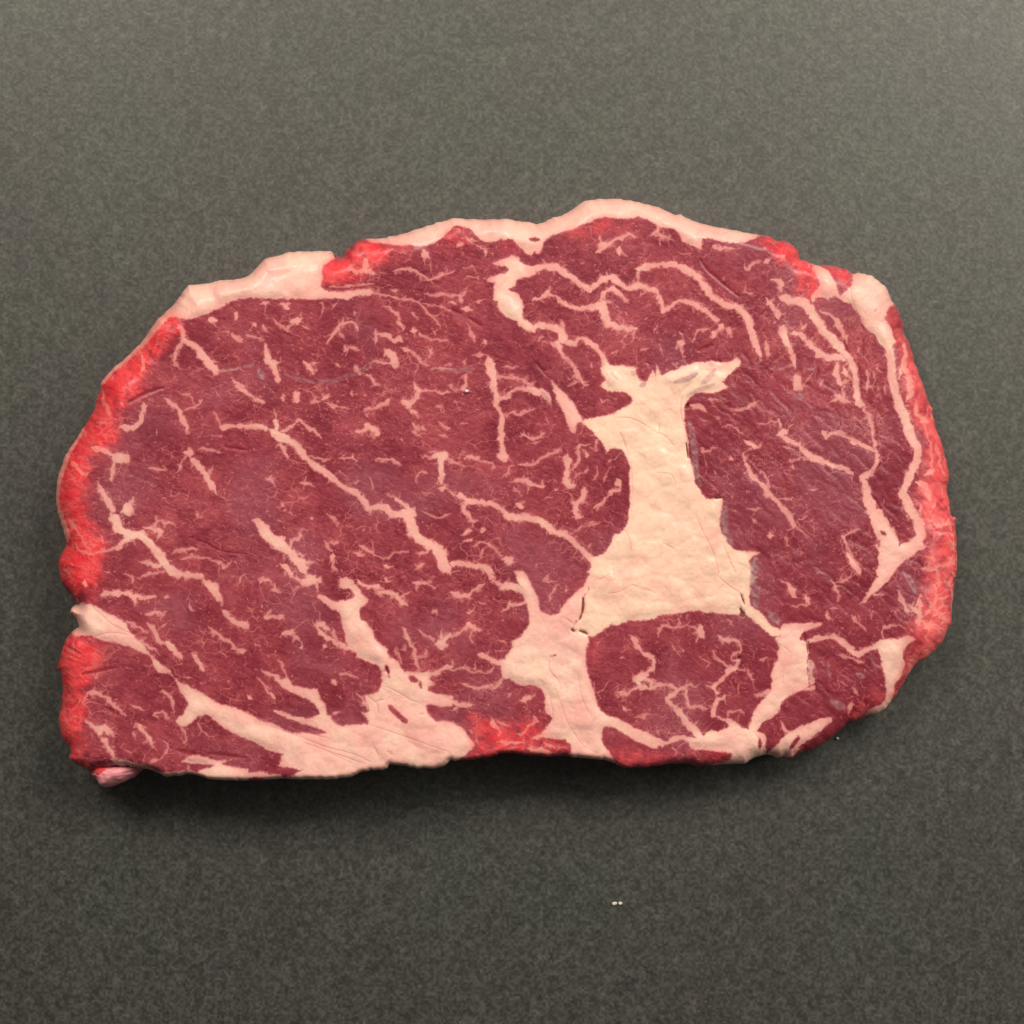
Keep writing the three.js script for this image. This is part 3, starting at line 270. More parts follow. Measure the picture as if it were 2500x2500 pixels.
sheet(100, 1500); silver(50, 740,1400, 900,1430, 1020,1460, 1120,1510, 1260,1520); silver(60, 1400,1370, 1560,1390);

sheet(600, 1400); line(14, 230,1440, 560,1560, 760,1640, 1000,1700, 1180,1780); line(14, 560,1600, 900,1720, 1130,1800); line(12, 700,1650, 1000,1790); line(14, 1150,1420, 1500,1540, 1932,1690); line(16, 1310,1060, 1450,1130, 1560,1200, 1620,1210); line(40, 1340,1680, 1380,1710); line(12, 1210,1620, 1250,1720); line(12, 330,1400, 560,1500, 800,1560); line(20, 1640,1330, 1680,1325);
sheet(1100, 900); line(12, 1550,460, 1700,470, 1850,540, 1932,600); line(16, 1600,600, 1640,700, 1680,820); line(10, 1705,880, 1720,1200); line(12, 1640,1520, 1690,1620, 1700,1720); line(12, 1540,430, 1540,480);
sheet(1100, 1400); line(12, 1380,60, 1440,40, 1500,0); line(12, 1710,100, 1600,170, 1480,190); line(12, 1700,100, 1800,150, 1900,170); line(12, 930,820, 940,920, 1010,1000, 1050,1100); line(12, 980,1080, 1050,1250, 1080,1350, 1150,1480, 1250,1620, 1390,1700); line(12, 1200,950, 1250,1200, 1330,1350); line(14, 1310,660, 1270,740); line(10, 930,1120, 960,1280, 970,1400); line(24, 1080,420, 1150,470);
sheet(1600, 900); line(12, 0,600, 100,640, 180,740); line(12, 30,620, 40,510); line(16, 250,280, 240,400, 270,560); line(14, 380,1370, 440,1520, 540,1720, 600,1932); line(14, 650,1680, 720,1850, 760,1932); line(10, 0,980, 150,1000, 190,1100); line(12, 60,1640, 180,1700);
sheet(1500, 1400); line(14, 970,20, 1100,130, 1200,200, 1230,290); line(12, 1600,900, 1590,1050); line(12, 1600,690, 1680,760); line(12, 1320,1490, 1370,1570); line(14, 170,100, 330,160, 400,190);
sheet(100, 1200); line(14, 480,1080, 600,1190, 700,1270, 870,1350); line(12, 480,1380, 660,1330, 860,1360);
sheet(1800, 500); line(14, 1090,660, 1070,800, 1090,930, 1170,1100); line(30, 1290,1020, 1310,990); line(24, 1390,1060, 1400,1100);

// ---- bright red, air-reddened meat along the edges
sheet(0, 0);
const redPlan = (k, ...a) => redShapes.push({ k, poly: smooth(twos(a).map((q) => survey(...q)), true, 2) });
redPlan(1, 400,755, 445,785, 440,830, 400,850, 355,900, 345,950, 320,985, 290,1020, 285,1075, 240,1110, 215,1150, 210,1250, 240,1300, 250,1360, 240,1430, 225,1460, 140,1430, 110,1300, 110,1150, 190,1030, 230,930, 290,860);
redPlan(1, 150,1550, 200,1550, 250,1570, 250,1610, 215,1660, 205,1740, 200,1790, 205,1830, 240,1880, 215,1900, 120,1800, 120,1620);
redPlan(0.85, 2190,800, 2250,900, 2290,990, 2320,1080, 2345,1200, 2365,1300, 2365,1400, 2355,1520, 2300,1600, 2240,1650, 2210,1690, 2170,1710, 2195,1640, 2225,1570, 2245,1500, 2262,1420, 2268,1370, 2266,1320, 2245,1255, 2230,1215, 2255,1165, 2262,1110, 2245,1060, 2220,1000, 2204,920, 2196,850);
sheet(800, 450);
red(1, 0,720, 200,620, 330,510, 600,600, 860,620, 870,690, 700,690, 560,690, 500,760, 400,800, 300,850, 250,940, 60,950, -80,900, -90,720);
red(0.7, 1000,560, 1100,480, 1200,400, 1280,430, 1380,500, 1360,560, 1250,540, 1180,580, 1060,600); red(0.6, 1560,540, 1740,530, 1820,600, 1830,660, 1720,640, 1620,590); red(0.8, 1820,500, 1932,500, 1932,550, 1850,540);
sheet(1300, 450); red(0.6, 180,480, 480,370, 600,330, 760,310, 900,340, 960,370, 560,470, 350,480, 200,520);
red(0.6, 100,350, 320,290, 420,220, 500,170, 480,140, 90,320);
sheet(1800, 500); red(0.9, 200,290, 400,320, 570,420, 600,520, 710,560, 780,760, 700,890, 560,850, 600,700, 580,600, 440,570, 290,450, 240,340); red(0.8, 740,560, 1080,620, 1080,720, 960,830, 920,720, 830,620); red(0.8, 1450,980, 1550,1080, 1590,1250, 1500,1270, 1400,1080);
sheet(1100, 1400); red(0.7, 130,1330, 300,1340, 400,1400, 900,1390, 880,1480, 760,1560, 1080,1570, 1120,1680, 700,1760, 220,1760, 220,1600, 130,1450); red(0.6, 1300,640, 1420,580, 1440,640, 1370,720, 1330,900, 1290,900, 1280,760);
sheet(1500, 1400); red(0.55, -20,1640, 300,1720, 600,1700, 880,1680, 1100,1700, 1080,1770, 700,1830, -20,1850); red(0.95, 860,1690, 1110,1690, 1090,1770, 940,1760);
sheet(1900, 1350); red(0.7, 660,1500, 820,1380, 1000,1280, 1000,1380, 850,1480, 820,1550, 640,1620); red(0.9, 80,1880, 200,1730, 220,1760, 130,1890); red(0.8, 1180,1160, 1240,1130, 1100,1370, 1080,1330, 1100,1240); red(0.5, 420,1690, 640,1600, 560,1690, 300,1860, 200,1900); red(0.6, 1160,560, 1340,760, 1320,800, 1200,700);
sheet(600, 1400); red(0.7, 1320,1240, 1380,1240, 1510,1400, 1420,1360);
sheet(400, 500); red(0.5, 1090,1740, 1310,1760, 1320,1850, 1110,1840);
red(0.7, 860,640, 930,520, 1100,460, 1100,500, 950,560); red(0.6, 500,740, 570,700, 640,715, 560,750);
sheet(0, 0);
// ---------------------------------------------------------------- fields over the plan
const TW = 2048, TH = 1360, X0 = 90, Y0 = 450, TS = 2048 / 2300;         // texels per plan unit
const N = TW * TH, field = (v = 0) => new Float32Array(N).fill(v);
function eachTexel(pts, pad, fn) {
  let a = 1e9, b = 1e9, c = -1e9, d = -1e9;
  for (const [x, y] of pts) { a = Math.min(a, x); b = Math.min(b, y); c = Math.max(c, x); d = Math.max(d, y); }
  const i0 = Math.max(0, Math.floor((a - pad - X0) * TS)), i1 = Math.min(TW - 1, Math.ceil((c + pad - X0) * TS));
  const j0 = Math.max(0, Math.floor((b - pad - Y0) * TS)), j1 = Math.min(TH - 1, Math.ceil((d + pad - Y0) * TS));
  for (let j = j0; j <= j1; j++) for (let i = i0; i <= i1; i++) fn(X0 + (i + 0.5) / TS, Y0 + (j + 0.5) / TS, j * TW + i);
}
const flatten = (pts) => pts.flat ? (pts.f ??= Float64Array.from(pts.flat())) : pts;
function polySD(pts, x, y) {                // > 0 inside
  const poly = flatten(pts); let best = 1e12, inside = false;
  for (let i = 0, n = poly.length, j = n - 2; i < n; j = i, i += 2) {
    const ax = poly[j], ay = poly[j + 1], ex = poly[i] - ax, ey = poly[i + 1] - ay, px = x - ax, py = y - ay;
    const t = clamp((px * ex + py * ey) / (ex * ex + ey * ey + 1e-9)), qx = px - t * ex, qy = py - t * ey, d = qx * qx + qy * qy;
    if (d < best) best = d;
    if ((poly[i + 1] > y) !== (ay > y) && x < ex * (y - ay) / ey + ax) inside = !inside;
  }
  return inside ? Math.sqrt(best) : -Math.sqrt(best);
}
let hitT = 0;
function lineDist(list, x, y) {
  const pts = flatten(list); let best = 1e12; const n = pts.length / 2 - 1;
  for (let i = 0; i < n; i++) {
    const o = 2 * i, ax = pts[o], ay = pts[o + 1], ex = pts[o + 2] - ax, ey = pts[o + 3] - ay, px = x - ax, py = y - ay;
    const t = clamp((px * ex + py * ey) / (ex * ex + ey * ey + 1e-9)), qx = px - t * ex, qy = py - t * ey, d = qx * qx + qy * qy;
    if (d < best) { best = d; hitT = (i + t) / n; }
  }
  return Math.sqrt(best);
}
const fatSD = field(-99), fatAlpha = field(), fatHold = field(1), fatId = new Int16Array(N).fill(-1);
const warpX = field(), warpY = field();     // makes every vein wander a little
eachTexel([[90, 450], [2390, 1970]], 0, (x, y, k) => { warpX[k] = 3.4 * noise(x / 13, y / 13, 11) + 2.2 * noise(x / 6, y / 6, 12); warpY[k] = 3.4 * noise(x / 13, y / 13, 18) + 2.2 * noise(x / 6, y / 6, 19); });
let kernelId = -1;
const bounds = (pts, pad) => { let a = 1e9, q = 1e9, c = -1e9, d = -1e9; for (const [x, y] of pts) { a = Math.min(a, x); q = Math.min(q, y); c = Math.max(c, x); d = Math.max(d, y); } return [a - pad, q - pad, c + pad, d + pad]; };
fatShapes.forEach((s, id) => { if (s.kind === 'kernel' && kernelId < 0) kernelId = id; s.id = s.kind === 'kernel' ? kernelId : id; s.box = bounds(s.poly ?? s.pts, 8 + (s.w ?? 0) / 2); });
const spurs = [];
for (const s of fatShapes) if (s.pts) {          // an end that meets other fat keeps its width, a free end runs out to a point; short thorns leave the sides
  s.w *= mix(0.68, 0.88, step(6, 18, s.w));
  let len = 0; for (let i = 1; i < s.pts.length; i++) len += Math.hypot(s.pts[i][0] - s.pts[i - 1][0], s.pts[i][1] - s.pts[i - 1][1]);
  s.fade = clamp(15 / len, 0.06, 0.45);
  const joined = (e) => fatShapes.some((o) => o !== s && e[0] > o.box[0] && e[0] < o.box[2] && e[1] > o.box[1] && e[1] < o.box[3] && (o.poly ? polySD(o.poly, ...e) > -4 : lineDist(o.pts, ...e) < o.w / 2 + 2));
  s.ends = [joined(s.pts[0]) ? 0.95 : 0.22, joined(s.pts[s.pts.length - 1]) ? 0.95 : 0.22];
  if (s.w < 5.5) continue;
  for (let i = 1; i < s.pts.length; i++) {
    const [ax, ay] = s.pts[i - 1], [bx, by] = s.pts[i], L = Math.hypot(bx - ax, by - ay);
    if (rnd() > L / 17) continue;
    const side = rnd() < 0.5 ? -1 : 1, a = Math.atan2(by - ay, bx - ax) + side * (0.5 + rnd() * 1.0), n = 3 + rnd() * (7 + s.w * 0.35), t = rnd(), px = mix(ax, bx, t), py = mix(ay, by, t), k = s.w / 2 * 0.8, bend = (rnd() - 0.5) * 1.2;
    const x0 = px + Math.cos(a) * k * 0.4, y0 = py + Math.sin(a) * k * 0.4, x1 = px + Math.cos(a) * (k + n * 0.5), y1 = py + Math.sin(a) * (k + n * 0.5);
    spurs.push({ kind: 'vein', id: s.id, w: 1.6 + rnd() * 2.6, ends: [1.3, 0.2], fade: 0.5, pts: [[x0, y0], [x1, y1], [x1 + Math.cos(a + bend) * n * 0.6, y1 + Math.sin(a + bend) * n * 0.6]] });
  }
}
for (const s of [...fatShapes, ...spurs]) {
  const id = s.id, a = s.w ? mix(0.58, 0.97, step(2, 11, s.w)) : 1, hold = s.w ? clamp(s.w / 15, 0.25, 1) : 1;
  const put = (k, sd) => { if (sd > fatSD[k]) { fatSD[k] = sd; if (sd > -4) { fatId[k] = id; fatAlpha[k] = a; fatHold[k] = hold; } } };
  const give = s.w ? mix(1.15, 0.5, step(4, 20, s.w)) : 0.45;
  if (s.poly) eachTexel(s.poly, 8, (x, y, k) => put(k, polySD(s.poly, x + give * warpX[k], y + give * warpY[k])));
  else eachTexel(s.pts, s.w / 2 + 9, (x, y, k) => {
    const d = lineDist(s.pts, x + give * warpX[k], y + give * warpY[k]), u = hitT;
    put(k, s.w / 2 * mix(s.ends[0], 1, step(0, s.fade, u)) * mix(s.ends[1], 1, step(0, s.fade, 1 - u)) * (1 + 0.26 * noise(x / 9, y / 9, id) + 0.12 * noise(x / 23, y / 23, id)) - d);
  });
}
for (const s of leanShapes) eachTexel(s.pts, s.w / 2 + 5, (x, y, k) => { const d = lineDist(s.pts, x, y) - s.w / 2 * (0.6 + 0.4 * Math.sin(Math.PI * hitT)); if (d < fatSD[k]) fatSD[k] = d; });
function softStrokes(list, core = 0.35, thin = 1) {
  const f = field();
  for (const s of list) eachTexel(s.pts, s.w / 2 + 2, (x, y, k) => { const d = lineDist(s.pts, x, y) / (s.w / 2 * (0.55 + 0.5 * Math.sin(Math.PI * hitT))); const q = (s.w > 18 ? 1 : thin) * (1 - step(core, 1.1, d)); if (q > f[k]) f[k] = q; });
  return f;
}
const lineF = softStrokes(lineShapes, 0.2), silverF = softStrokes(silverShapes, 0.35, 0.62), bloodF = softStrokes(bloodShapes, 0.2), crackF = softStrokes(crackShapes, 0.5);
function blur(f, r) {
  const g = field(), w = 2 * r + 1;
  for (let pass = 0; pass < 2; pass++) {
    for (let j = 0; j < TH; j++) { let s = 0; const o = j * TW; for (let i = -r; i <= r; i++) s += f[o + clamp(i, 0, TW - 1)]; for (let i = 0; i < TW; i++) { g[o + i] = s / w; s += f[o + Math.min(TW - 1, i + r + 1)] - f[o + Math.max(0, i - r)]; } }
    for (let i = 0; i < TW; i++) { let s = 0; for (let j = -r; j <= r; j++) s += g[clamp(j, 0, TH - 1) * TW + i]; for (let j = 0; j < TH; j++) { f[j * TW + i] = s / w; s += g[Math.min(TH - 1, j + r + 1) * TW + i] - g[Math.max(0, j - r) * TW + i]; } }
  }
  return f;
}
let redF = field();
for (const s of redShapes) eachTexel(s.poly, 0, (x, y, k) => { if (polySD(s.poly, x + 7 * noise(x / 14, y / 14, 5), y + 7 * noise(x / 14, y / 14, 6)) > 0) redF[k] = Math.max(redF[k], s.k); });
blur(redF, 20);

// small flecks of fat and short threads, following the grain of each muscle
const fleckF = field();
const grainBase = (x, y) => x > 1640 && y > 900 ? 0.75 : x > 1250 && y < 950 ? -0.9 : y > 1560 && x > 1400 ? 0.2 : 0.35, grainAngle = (x, y) => grainBase(x, y) + 0.9 * noise(x / 170, y / 170, 33);
for (let n = 0; n < 17000; n++) {
  const x = 130 + rnd() * 2200, y = 490 + rnd() * 1430, q = rnd();
  if (noise(x / 70, y / 70, 40) + 0.35 < rnd() - 0.2) continue;
  const long = q > 0.93, len = long ? 8 + rnd() * 14 : 1 + rnd() * 6, w = long ? 1.6 + rnd() * 1.9 : 2.6 + rnd() * rnd() * 5.5, a0 = grainAngle(x, y) + (rnd() - 0.5) * (long ? 1.6 : 2.4), bend = (rnd() - 0.5) * 1.8, k0 = (long ? 0.25 : 0.3) + rnd() * 0.55;
  const pts = []; let px = x, py = y, a = a0; const m = long ? 5 : 2;
  for (let i = 0; i <= m; i++) { pts.push([px, py]); px += Math.cos(a) * len / m; py += Math.sin(a) * len / m; a += bend / m + (rnd() - 0.5) * 0.7; }
  eachTexel(pts, w / 2 + 1, (u, t, k) => { const d = lineDist(pts, u, t) / (w / 2 * (0.75 + 0.4 * noise(u / 5, t / 5, 41))); const f = k0 * (1 - step(0.3, 1.2, d)); if (f > fleckF[k]) fleckF[k] = f; });
}

// crazed, branching threads of fat: most leave a vein, the rest start in the lean
function thread(x, y, a, w, steps, k0, depth) {
  const pts = [[x, y]], turn = (rnd() - 0.5) * 0.25;
  for (let i = 0; i < steps; i++) {
    a += turn + (rnd() - 0.5) * 1.05; x += Math.cos(a) * 4.5; y += Math.sin(a) * 4.5; pts.push([x, y]);
    if (depth < 2 && rnd() < 0.15) thread(x, y, a + (rnd() < 0.5 ? -1 : 1) * (0.6 + rnd() * 0.7), w * 0.75, Math.ceil((steps - i) * (0.4 + rnd() * 0.5)), k0 * 0.9, depth + 1);
  }
  eachTexel(pts, w / 2 + 8, (u, t, k) => { const d = lineDist(pts, u + 1.1 * warpX[k], t + 1.1 * warpY[k]), q = w / 2 * (1 - 0.6 * hitT) * (0.75 + 0.7 * noise(u / 7, t / 7, 43)), f = k0 * (1 - 0.35 * hitT) * (1 - step(0.35 * q, q + 0.9, d)); if (f > fleckF[k]) fleckF[k] = f; });
}
for (const s of fatShapes) if (s.pts && s.w > 4) for (let i = 1; i < s.pts.length; i++) {
  const [ax, ay] = s.pts[i - 1], [bx, by] = s.pts[i];
  if (rnd() < Math.hypot(bx - ax, by - ay) / 75) thread(mix(ax, bx, 0.5), mix(ay, by, 0.5), Math.atan2(by - ay, bx - ax) + (rnd() < 0.5 ? -1 : 1) * (0.5 + rnd()), 2 + rnd() * 2.4, 5 + Math.floor(rnd() * 11), 0.55 + rnd() * 0.3, 0);
}
for (let n = 0; n < 260; n++) {           // streaks between the bands of the upper right
  const x = 1860 + rnd() * 340, y = 640 + rnd() * 420; if (y - 640 < (x - 2090) * 1.6) continue;
  thread(x, y, 1.15 + (rnd() - 0.5) * 0.7, 2 + rnd() * 3.4, 3 + Math.floor(rnd() * 8), 0.35 + rnd() * 0.45, 1);
}
for (let n = 0; n < 620; n++) {
  const x = 150 + rnd() * 2150, y = 520 + rnd() * 1380; if (noise(x / 90, y / 90, 44) < -0.25) continue;
  thread(x, y, grainAngle(x, y) + (rnd() - 0.5) * 1.6, 1.9 + rnd() * 2.4, 3 + Math.floor(rnd() * rnd() * 18), 0.5 + rnd() * 0.42, 0);
}

// ---------------------------------------------------------------- colour and fine relief of the meat
const haze = blur(fatSD.map((q) => q > 0 ? 1 : 0), 5);      // lean next to a vein is paler: fine fat in it
const outline = smooth(tape.map((q) => survey(...q)), true, 5)
  .map(([x, y]) => [x + 1.7 * noise(x / 7, y / 7, 80) + 1.5 * noise(x / 19, y / 19, 81), y + 1.7 * noise(x / 7, y / 7, 82) + 1.5 * noise(x / 19, y / 19, 83)]);
const inside = field();
for (let j = 0; j < TH; j++) {
  const y = Y0 + (j + 0.5) / TS, cut = [];
  for (let i = 0, n = outline.length; i < n; i++) { const [ax, ay] = outline[i], [bx, by] = outline[(i + 1) % n]; if ((ay > y) !== (by > y)) cut.push(ax + (bx - ax) * (y - ay) / (by - ay)); }
  cut.sort((a, c) => a - c);
  for (let q = 0; q + 1 < cut.length; q += 2) for (let i = Math.max(0, Math.ceil((cut[q] - X0) * TS - 0.5)); i <= Math.min(TW - 1, (cut[q + 1] - X0) * TS - 0.5); i++) inside[j * TW + i] = 1;
}
const girth = blur(fatSD.map((q, k) => q > 0 ? inside[k] : 0), 14), within = blur(inside.slice(), 14);
for (let k = 0; k < N; k++) girth[k] /= Math.max(0.15, within[k]);
const kernelSoft = blur(fatSD.map((q, k) => q > 0 && fatId[k] === kernelId ? 1 : 0), 8);
const colour = new Uint8Array(N * 4), relief = new Uint8Array(N * 4), fatMask = field();
const LEAN_D = [127, 38, 51], LEAN_L = [173, 73, 81], LEAN_P = [158, 84, 96], RED_A = [250, 88, 88], RED_B = [232, 44, 52];
const FAT = { vein: [227, 149, 140], seam: [250, 191, 173], kernel: [252, 201, 175] }, FAT_PINK = [246, 168, 156], FAT_CREAM = [253, 211, 182];
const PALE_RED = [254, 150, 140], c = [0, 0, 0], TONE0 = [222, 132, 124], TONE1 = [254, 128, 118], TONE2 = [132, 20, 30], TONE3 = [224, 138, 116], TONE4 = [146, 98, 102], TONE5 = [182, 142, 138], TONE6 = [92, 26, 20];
for (let j = 0; j < TH; j++) for (let i = 0; i < TW; i++) {
  const k = j * TW + i, x = X0 + (i + 0.5) / TS, y = Y0 + (j + 0.5) / TS;
  if (within[k] < 1e-4) continue;
  const edge = 1.4 * noise(x / 3.6, y / 3.6, 1) + 1.6 * noise(x / 9, y / 9, 2) + 0.9 * noise(x / 19, y / 19, 9);
  let fa = step(-2.3 - 0.6 * fatHold[k], 1.6 + 1.6 * fatHold[k], fatSD[k] + edge * fatHold[k] + 0.3) * (fatId[k] < 0 ? 0 : fatAlpha[k]);
  fatMask[k] = fa;
  const g1 = noise(x / 3.1, y / 3.1, 3), g2 = noise(x / 6.5, y / 6.5, 4), ga = grainBase(x, y), ca = Math.cos(ga), sa = Math.sin(ga);
  const fibre = noise((x * ca + y * sa) / 22, (-x * sa + y * ca) / 4.2, 7);
  // lean
  const big = fbm(x / 95, y / 95, 10), pur = step(-0.05, 0.6, fbm(x / 150, y / 150, 14)), mid = fbm(x / 26, y / 26, 17, 2);
  const fine = noise(x / 11, y / 11, 8), along = x * ca + y * sa, across = y * ca - x * sa, streak = 0.6 * noise(along / 40, across / 6, 61) + 0.4 * noise(along / 15, across / 2.8, 62);
  const gap = cells2(along / 78 + 0.25 * mid, across / 46 + 0.25 * fine, 63), bundle = cellTone - 0.5;
  let t = clamp(0.44 + 0.5 * big + 0.3 * mid + 0.16 * fine + 0.12 * g2 + 0.08 * g1 + 0.14 * streak + 0.3 * bundle - 0.12 * (1 - step(0, 0.12, gap)) + 0.85 * clamp(haze[k] - 0.06));
  t = mix(t, t * 0.66, step(1620, 1720, x) * step(820, 940, y)) ; t = clamp(t + 0.3 * step(1820, 1960, x) * (1 - step(900, 1060, y)));
  c.fill(0);
  for (let q = 0; q < 3; q++) c[q] = mix(mix(LEAN_D[q], LEAN_L[q], t), LEAN_P[q], 0.6 * pur * (0.8 + 0.2 * g2));
  const wx = x + 9 * noise(x / 17, y / 17, 20), wy = y + 9 * noise(x / 17, y / 17, 21);
  const web = step(-0.5, 0.6, noise(x / 80, y / 80, 23)), small = 1 - step(0.02, 0.34, cells2(wx / 12, wy / 9.5, 26)), large = 1 - step(0.01, 0.1, cells2(wx / 38, wy / 29, 22));
  const net = Math.max(0.15 * small * (0.2 + 0.8 * web), 0.68 * large * step(-0.15, 0.45, noise(x / 31, y / 31, 24)) * web);
  const thread = Math.max(net, fleckF[k] * (0.75 + 0.25 * g1));
  for (let q = 0; q < 3; q++) c[q] = mix(c[q], TONE0[q], thread);
  // air-reddened edge
  const r = step(0.02, 1.0, redF[k] * (1 + 0.5 * mid + 0.3 * fine + 0.25 * streak)), rb = clamp(0.45 + 0.5 * fbm(x / 30, y / 22, 25, 2) + 0.2 * fibre);
  const pale = r > 0.02 ? Math.max(thread * 0.8, x > 2100 ? 0.35 + 0.25 * mid : 0, (x > 2100 ? 0.95 : 0.4) * (1 - step(0.03, 0.36, cells2(wx / 30 + 3, wy / 22, 27))) * step(-0.5, 0.4, noise(x / 40, y / 40, 28))) : 0;
  for (let q = 0; q < 3; q++) c[q] = mix(c[q], mix(mix(RED_B[q], RED_A[q], rb), PALE_RED[q], pale), r * 0.94);
  const bl = bloodF[k] * (0.75 + 0.25 * g2);
  for (let q = 0; q < 3; q++) c[q] = mix(c[q], TONE2[q], 0.7 * bl);
  // fat
  if (fa > 0) {
    const wide = step(0.25, 0.9, girth[k]), kern = kernelSoft[k], m1 = fbm(x / 60, y / 60, 50), m2 = noise(x / 14, y / 14, 53);
    const pink = clamp(0.12 - 0.25 * kern + 0.75 * m1 + 0.14 * m2), cream = clamp(-0.25 + 0.25 * wide + 0.3 * kern - 0.8 * m1 + 0.15 * m2);
    const lobe = cells2(x / 66 + 0.5 * m2 * 0.3, y / 52 + 0.15 * fine, 55), lobeTone = cellTone - 0.5, rind = 0.22 * wide * (1 - step(0.01, 0.09, lobe)) * step(-0.2, 0.6, m1 + 0.4 * mid);
    for (let q = 0; q < 3; q++) {
      let f = mix(mix(mix(mix(FAT.vein[q], FAT.seam[q], wide), FAT.kernel[q], kern), FAT_PINK[q], pink), FAT_CREAM[q], cream);
      f = mix(f, TONE3[q], 0.62 * lineF[k] * (0.7 + 0.3 * g2));
      f = mix(f, TONE1[q], r * (0.75 - 0.2 * wide));
      f = mix(f, FAT_PINK[q], rind + 0.3 * wide * clamp(lobeTone)); f = mix(f, FAT_CREAM[q], 0.4 * wide * clamp(-lobeTone));
      f *= 1 + 0.018 * g1 + 0.02 * g2;
      c[q] = mix(c[q], f, fa);
    }
  }
  const si = silverF[k] * clamp(0.8 + 0.2 * fibre + 0.25 * g2);
  for (let q = 0; q < 3; q++) c[q] = mix(c[q], mix(TONE4[q], TONE5[q], clamp(0.5 + 0.6 * g2)), 0.75 * si);
  const cr = crackF[k];  // dark blood tone plus painted shade, as the modelled groove is shallow
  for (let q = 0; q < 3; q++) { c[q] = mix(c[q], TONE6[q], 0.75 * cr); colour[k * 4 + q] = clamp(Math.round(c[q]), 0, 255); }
  colour[k * 4 + 3] = 255;
  const leanRough = 0.12 * g1 + 0.16 * g2 + 0.14 * streak + 0.22 * fine + 0.15 * mid, fatRough = 0.05 * g1 + 0.10 * g2 + 0.12 * noise(x / 15, y / 15, 60);
  const hgt = clamp(0.5 + 0.45 * mix(leanRough, fatRough, fa) + 0.03 * fa + 0.03 * thread - 0.12 * lineF[k] - 0.1 * bl);
  relief[k * 4] = relief[k * 4 + 1] = relief[k * 4 + 2] = Math.round(hgt * 255); relief[k * 4 + 3] = 255;
}
function texture(data, w, h, srgb) {
  const t = new THREE.DataTexture(data, w, h, THREE.RGBAFormat);
  t.magFilter = THREE.LinearFilter; t.minFilter = THREE.LinearMipmapLinearFilter; t.generateMipmaps = true; t.needsUpdate = true;
  if (srgb) t.colorSpace = THREE.SRGBColorSpace;
  return t;
}
const meat = new THREE.MeshPhysicalMaterial({ map: texture(colour, TW, TH, true), bumpMap: texture(relief, TW, TH, false), bumpScale: 0.0004, roughness: 0.42, specularIntensity: 0.45, clearcoat: 0.2, clearcoatRoughness: 0.2 });
meat.name = 'meat';

// ---------------------------------------------------------------- paper the steak lies on
const PS = 1024, paperPix = new Uint8Array(PS * PS * 4), fibreF = new Float32Array(PS * PS);
for (let n = 0; n < 15000; n++) {
  let x = rnd() * PS, y = rnd() * PS, a = rnd() * 6.283; const m = 5 + Math.floor(rnd() * 14), s = (rnd() < 0.55 ? 1 : -1) * (0.25 + 0.75 * rnd()), b = (rnd() - 0.5) * 0.3;
  for (let i = 0; i < m; i++) { fibreF[(Math.floor(y) & 1023) * PS + (Math.floor(x) & 1023)] += s; x += Math.cos(a); y += Math.sin(a); a += b; }
}
const wrapN = (x, y, c, s) => { const u = x / PS * c, w = y / PS * c, ix = Math.floor(u), iy = Math.floor(w), fx = u - ix, fy = w - iy, a = fx * fx * (3 - 2 * fx), d = fy * fy * (3 - 2 * fy), h = (p, q) => hash((p % c + c) % c, (q % c + c) % c, s); return 2 * mix(mix(h(ix, iy), h(ix + 1, iy), a), mix(h(ix, iy + 1), h(ix + 1, iy + 1), a), d) - 1; };
const paperBump = new Uint8Array(PS * PS * 4);
for (let j = 0; j < PS; j++) for (let i = 0; i < PS; i++) {
  const k = j * PS + i, f = clamp(fibreF[k], -1.4, 1.4), n1 = wrapN(i, j, 330, 71), n2 = wrapN(i, j, 150, 72), n3 = wrapN(i, j, 60, 73), hue = wrapN(i, j, 9, 74) * 0.6 + wrapN(i, j, 22, 75) * 0.5;
  const l = 1 + 0.34 * f + 0.3 * n1 + 0.14 * n2 + 0.04 * n3;
  const base = [60 + 1.7 * hue, 58.5 - 1.0 * hue, 53 + 0.8 * hue];
  for (let q = 0; q < 3; q++) paperPix[k * 4 + q] = clamp(Math.round(base[q] * l), 0, 255);
  paperPix[k * 4 + 3] = 255;
  paperBump[k * 4] = paperBump[k * 4 + 1] = paperBump[k * 4 + 2] = Math.round(255 * clamp(0.5 + 0.2 * f + 0.2 * n1 + 0.06 * n2)); paperBump[k * 4 + 3] = 255;
}
const paperMap = texture(paperPix, PS, PS, true), paperRelief = texture(paperBump, PS, PS, false);
for (const t of [paperMap, paperRelief]) { t.wrapS = t.wrapT = THREE.RepeatWrapping; t.repeat.set(4.6, 4.6); }
const paper = new THREE.Mesh(new THREE.BoxGeometry(0.8, 0.002, 0.8), new THREE.MeshPhysicalMaterial({ map: paperMap, bumpMap: paperRelief, bumpScale: 0.00003, roughness: 0.46, ior: 1.7, specularColor: new THREE.Color().setRGB(1, 0.97, 0.88) }));
paper.name = 'paper_surface'; paper.position.y = -0.001; paper.receiveShadow = true;
paper.userData = { kind: 'structure', label: 'dark olive grey matte paper with fine fibres under the steak' };
scene.add(paper);

